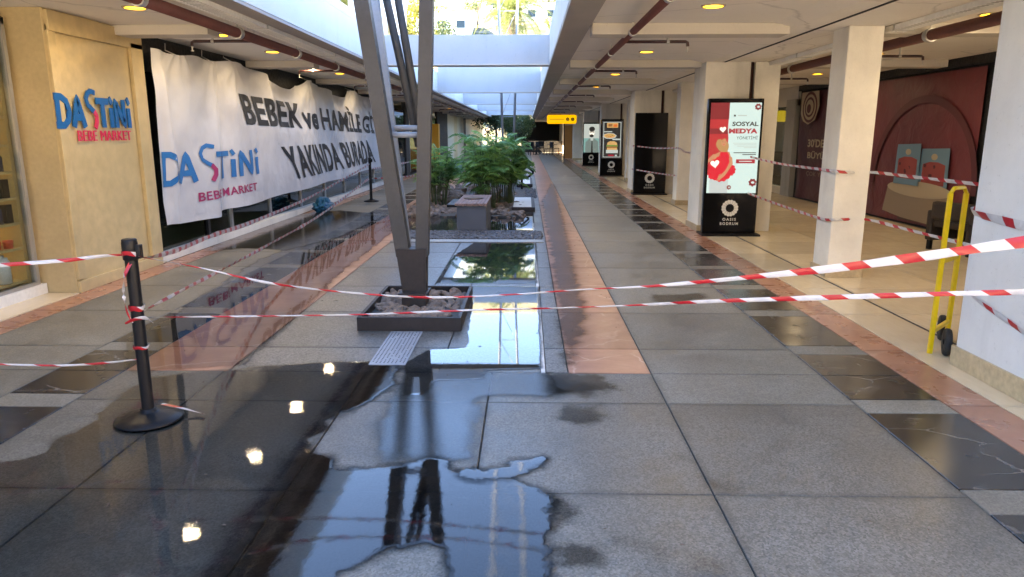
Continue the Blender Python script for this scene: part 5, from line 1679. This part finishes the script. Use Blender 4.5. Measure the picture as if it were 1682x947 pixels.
# ------------------------------------------------------------------ hillside, houses, trees beyond the roof
def hz(x, y):
    r_ = max(0, y - 74)
    return -0.3 + min(r_ * .32, 400) + 5 * noise.noise(Vector((x * .012, y * .012, 0))) * min(1, r_ / 60)
vs, fs = [], []
nx, ny = 60, 50
for j in range(ny + 1):
    for i in range(nx + 1):
        x, y = -260 + 520 * i / nx, 74 + 300 * j / ny
        vs.append((x, y, hz(x, y)))
for j in range(ny):
    for i in range(nx):
        a = j * (nx + 1) + i
        fs.append((a, a + 1, a + nx + 2, a + nx + 1))
struct(MB().add(vs, fs).build('hill', 'hill', None, True), 'dry scrubby hillside beyond the roofs')
def house(label, x, y, w_, d_, h_, z=None):
    z = hz(x, y) - .5 if z is None else z
    t = thing('house', label, 'house', (x, y, z), 0, 'white houses on the hillside')
    MB().box(-w_ / 2, w_ / 2, 0, d_, 0, h_, 0, .05).box(-w_ / 2 - .1, w_ / 2 + .1, -.1, d_ + .1, h_, h_ + .35).build('wall', 'white_wall', t)
    n = max(2, int(w_ / 3))
    for s in range(int(h_ / 3)):
        for i in range(n):
            cx = -w_ / 2 + w_ * (i + .5) / n
            f_ = MB().box(cx - .75, cx + .75, -.06, 0, 1 + 3 * s, 2.3 + 3 * s).build('window', 'aluminium', t)
            MB().box(cx - .65, cx + .65, -.09, -.061, 1.1 + 3 * s, 2.2 + 3 * s).build('pane', 'glass_dark', f_)
house('white two storey house left of the palm on the hillside', -13.5, 118, 9, 8, 6.2, 13.6)
house('long white house higher on the hillside', -19, 160, 20, 9, 6, 25)
house('white house right of the tall palm', 4, 130, 10, 9, 6, 17)
house('small white house left of the yellowish trees', -34, 132, 10, 9, 6, 18)
house('uppermost white house behind the palm', -6, 176, 16, 9, 6, 33)

leafm = {}
def clump(key, m, n=70, r=1.0, sz=.16):
    mb = MB()
    for i in range(n):
        v = Vector((random.gauss(0, 1), random.gauss(0, 1), random.gauss(0, 1))).normalized() * r * random.random() ** .4
        a = Vector((random.gauss(0, 1), random.gauss(0, 1), random.gauss(0, .6))).normalized()
        b = a.cross(Vector((random.random(), random.random(), random.random()))).normalized()
        s = sz * random.uniform(.6, 1.3)
        mb.add([v - a * s, v + b * s * .5, v + a * s, v - b * s * .5], [(0, 1, 2, 3)])
    leafm[key] = mb.mesh('leaf_clump', m)
clump('g', 'leaf')
clump('y', 'leaf_yel')
clump('d', 'leaf_dark')
def tree(label, x, y, z, h, r, key, n=26, seed=0, group='trees beyond the arcade roof'):
    rnd = random.Random(seed)
    t = thing('tree', label, 'tree', (x, y, z), 0, group)
    tr = MB().tube([(0, 0, 0), (.1, 0, h * .35), (0, .1, h * .62)], h * .03, 8, 0, False, h * .014)
    mbs = []
    for i in range(n):
        d = Vector((rnd.gauss(0, 1), rnd.gauss(0, 1), rnd.gauss(0, .75))).normalized() * rnd.random() ** .45
        c = Vector((d.x * r, d.y * r, h * .66 + d.z * h * .34))
        if i % 4 == 0:
            tr.tube([(0, 0, h * .45), tuple(c * .6 + Vector((0, 0, h * .2))), tuple(c)], h * .010, 5, 0, False, h * .003)
        o = link('crown', leafm[key], t, tuple(c))
        s = r * rnd.uniform(.26, .46)
        o.scale = (s, s, s * .8)
        o.rotation_euler = (rnd.random() * 6, rnd.random() * 6, rnd.random() * 6)
    tr.build('trunk', 'bark', t)
tree('yellow-green leafy tree seen between the steel legs', -15.0, 84, 3.0, 14, 4.6, 'y', 80, 1)
tree('yellow-green leafy tree left of the steel column', -21, 88, 4.0, 13, 4.5, 'y', 60, 2)
tree('round green tree left of the white house', -12.0, 100, 8, 8.5, 3.0, 'g', 50, 3)
rnd = random.Random(5)
tl = ['green', 'dark green', 'pale yellow-green']
for i in range(26):
    y = rnd.uniform(95, 190)
    x = rnd.uniform(-.24, .12) * y
    k_ = i % 3
    if abs(x + 13.5) < 6 and y < 118 or abs(x - 4) < 6 and y < 128:
        continue
    tree('small %s tree growing on the dry hillside' % tl[k_], x, y, hz(x, y) - .3, rnd.uniform(4, 7.5), rnd.uniform(2, 3.4), 'gdy'[k_], 18, 20 + i, 'small trees scattered on the hillside')
# low trees at the far end of the slot
tree('leafy tree at the far end of the slot, left', -2.2, 50, 0, 4.2, 1.5, 'd', 60, 71, 'trees at the far end of the slot')
tree('leafy tree at the far end of the slot, middle', -.8, 47, 0, 3.0, 1.2, 'g', 60, 72, 'trees at the far end of the slot')
tree('leafy tree at the far end of the slot, right', -.9, 56, 0, 4.0, 1.5, 'y', 50, 73, 'trees at the far end of the slot')

# big date palm
pf = [frond_mesh('palm_leaf', 3.6, 34, .62, 'frond_far', .75 + .12 * i, .03, .62 - .22 * i) for i in range(3)]
pd = frond_mesh('dead_palm_leaf', 2.6, 20, .45, 'dry_frond', 1.1, .04, -.5)
def palm(label, x, y, z, h, n=60, s0=1, seed=3):
    rnd = random.Random(seed)
    t = thing('date_palm', label, 'palm', (x, y, z), 0, 'palms beyond the roof')
    MB().tube([(0, 0, 0), (0, .1, h * .5), (0, 0, h)], .34, 12, 0, True, .30).build('trunk', 'bark', t)
    for i in range(n):
        az = i * 2.399
        el = 1.15 - 1.9 * (i / n)
        o = link('palm_leaf', pf[i % 3], t, (0, 0, h))
        o.rotation_euler = (el, rnd.uniform(-.3, .3), az)
        s = s0 * rnd.uniform(.85, 1.1)
        o.scale = (s, s, s)
    for i in range(26):
        o = link('dead_leaf', pd, t, (0, 0, h - .2))
        o.rotation_euler = (-.7 - .5 * rnd.random(), 0, i * 2.4)
        o.scale = (.8 * s0,) * 3
palm('large date palm rising over the first cross beam', -1.3, 64, 0, 11.6, 64)
palm('smaller date palm right of the large one', 2.6, 78, 0, 11.0, 46, .9, 8)
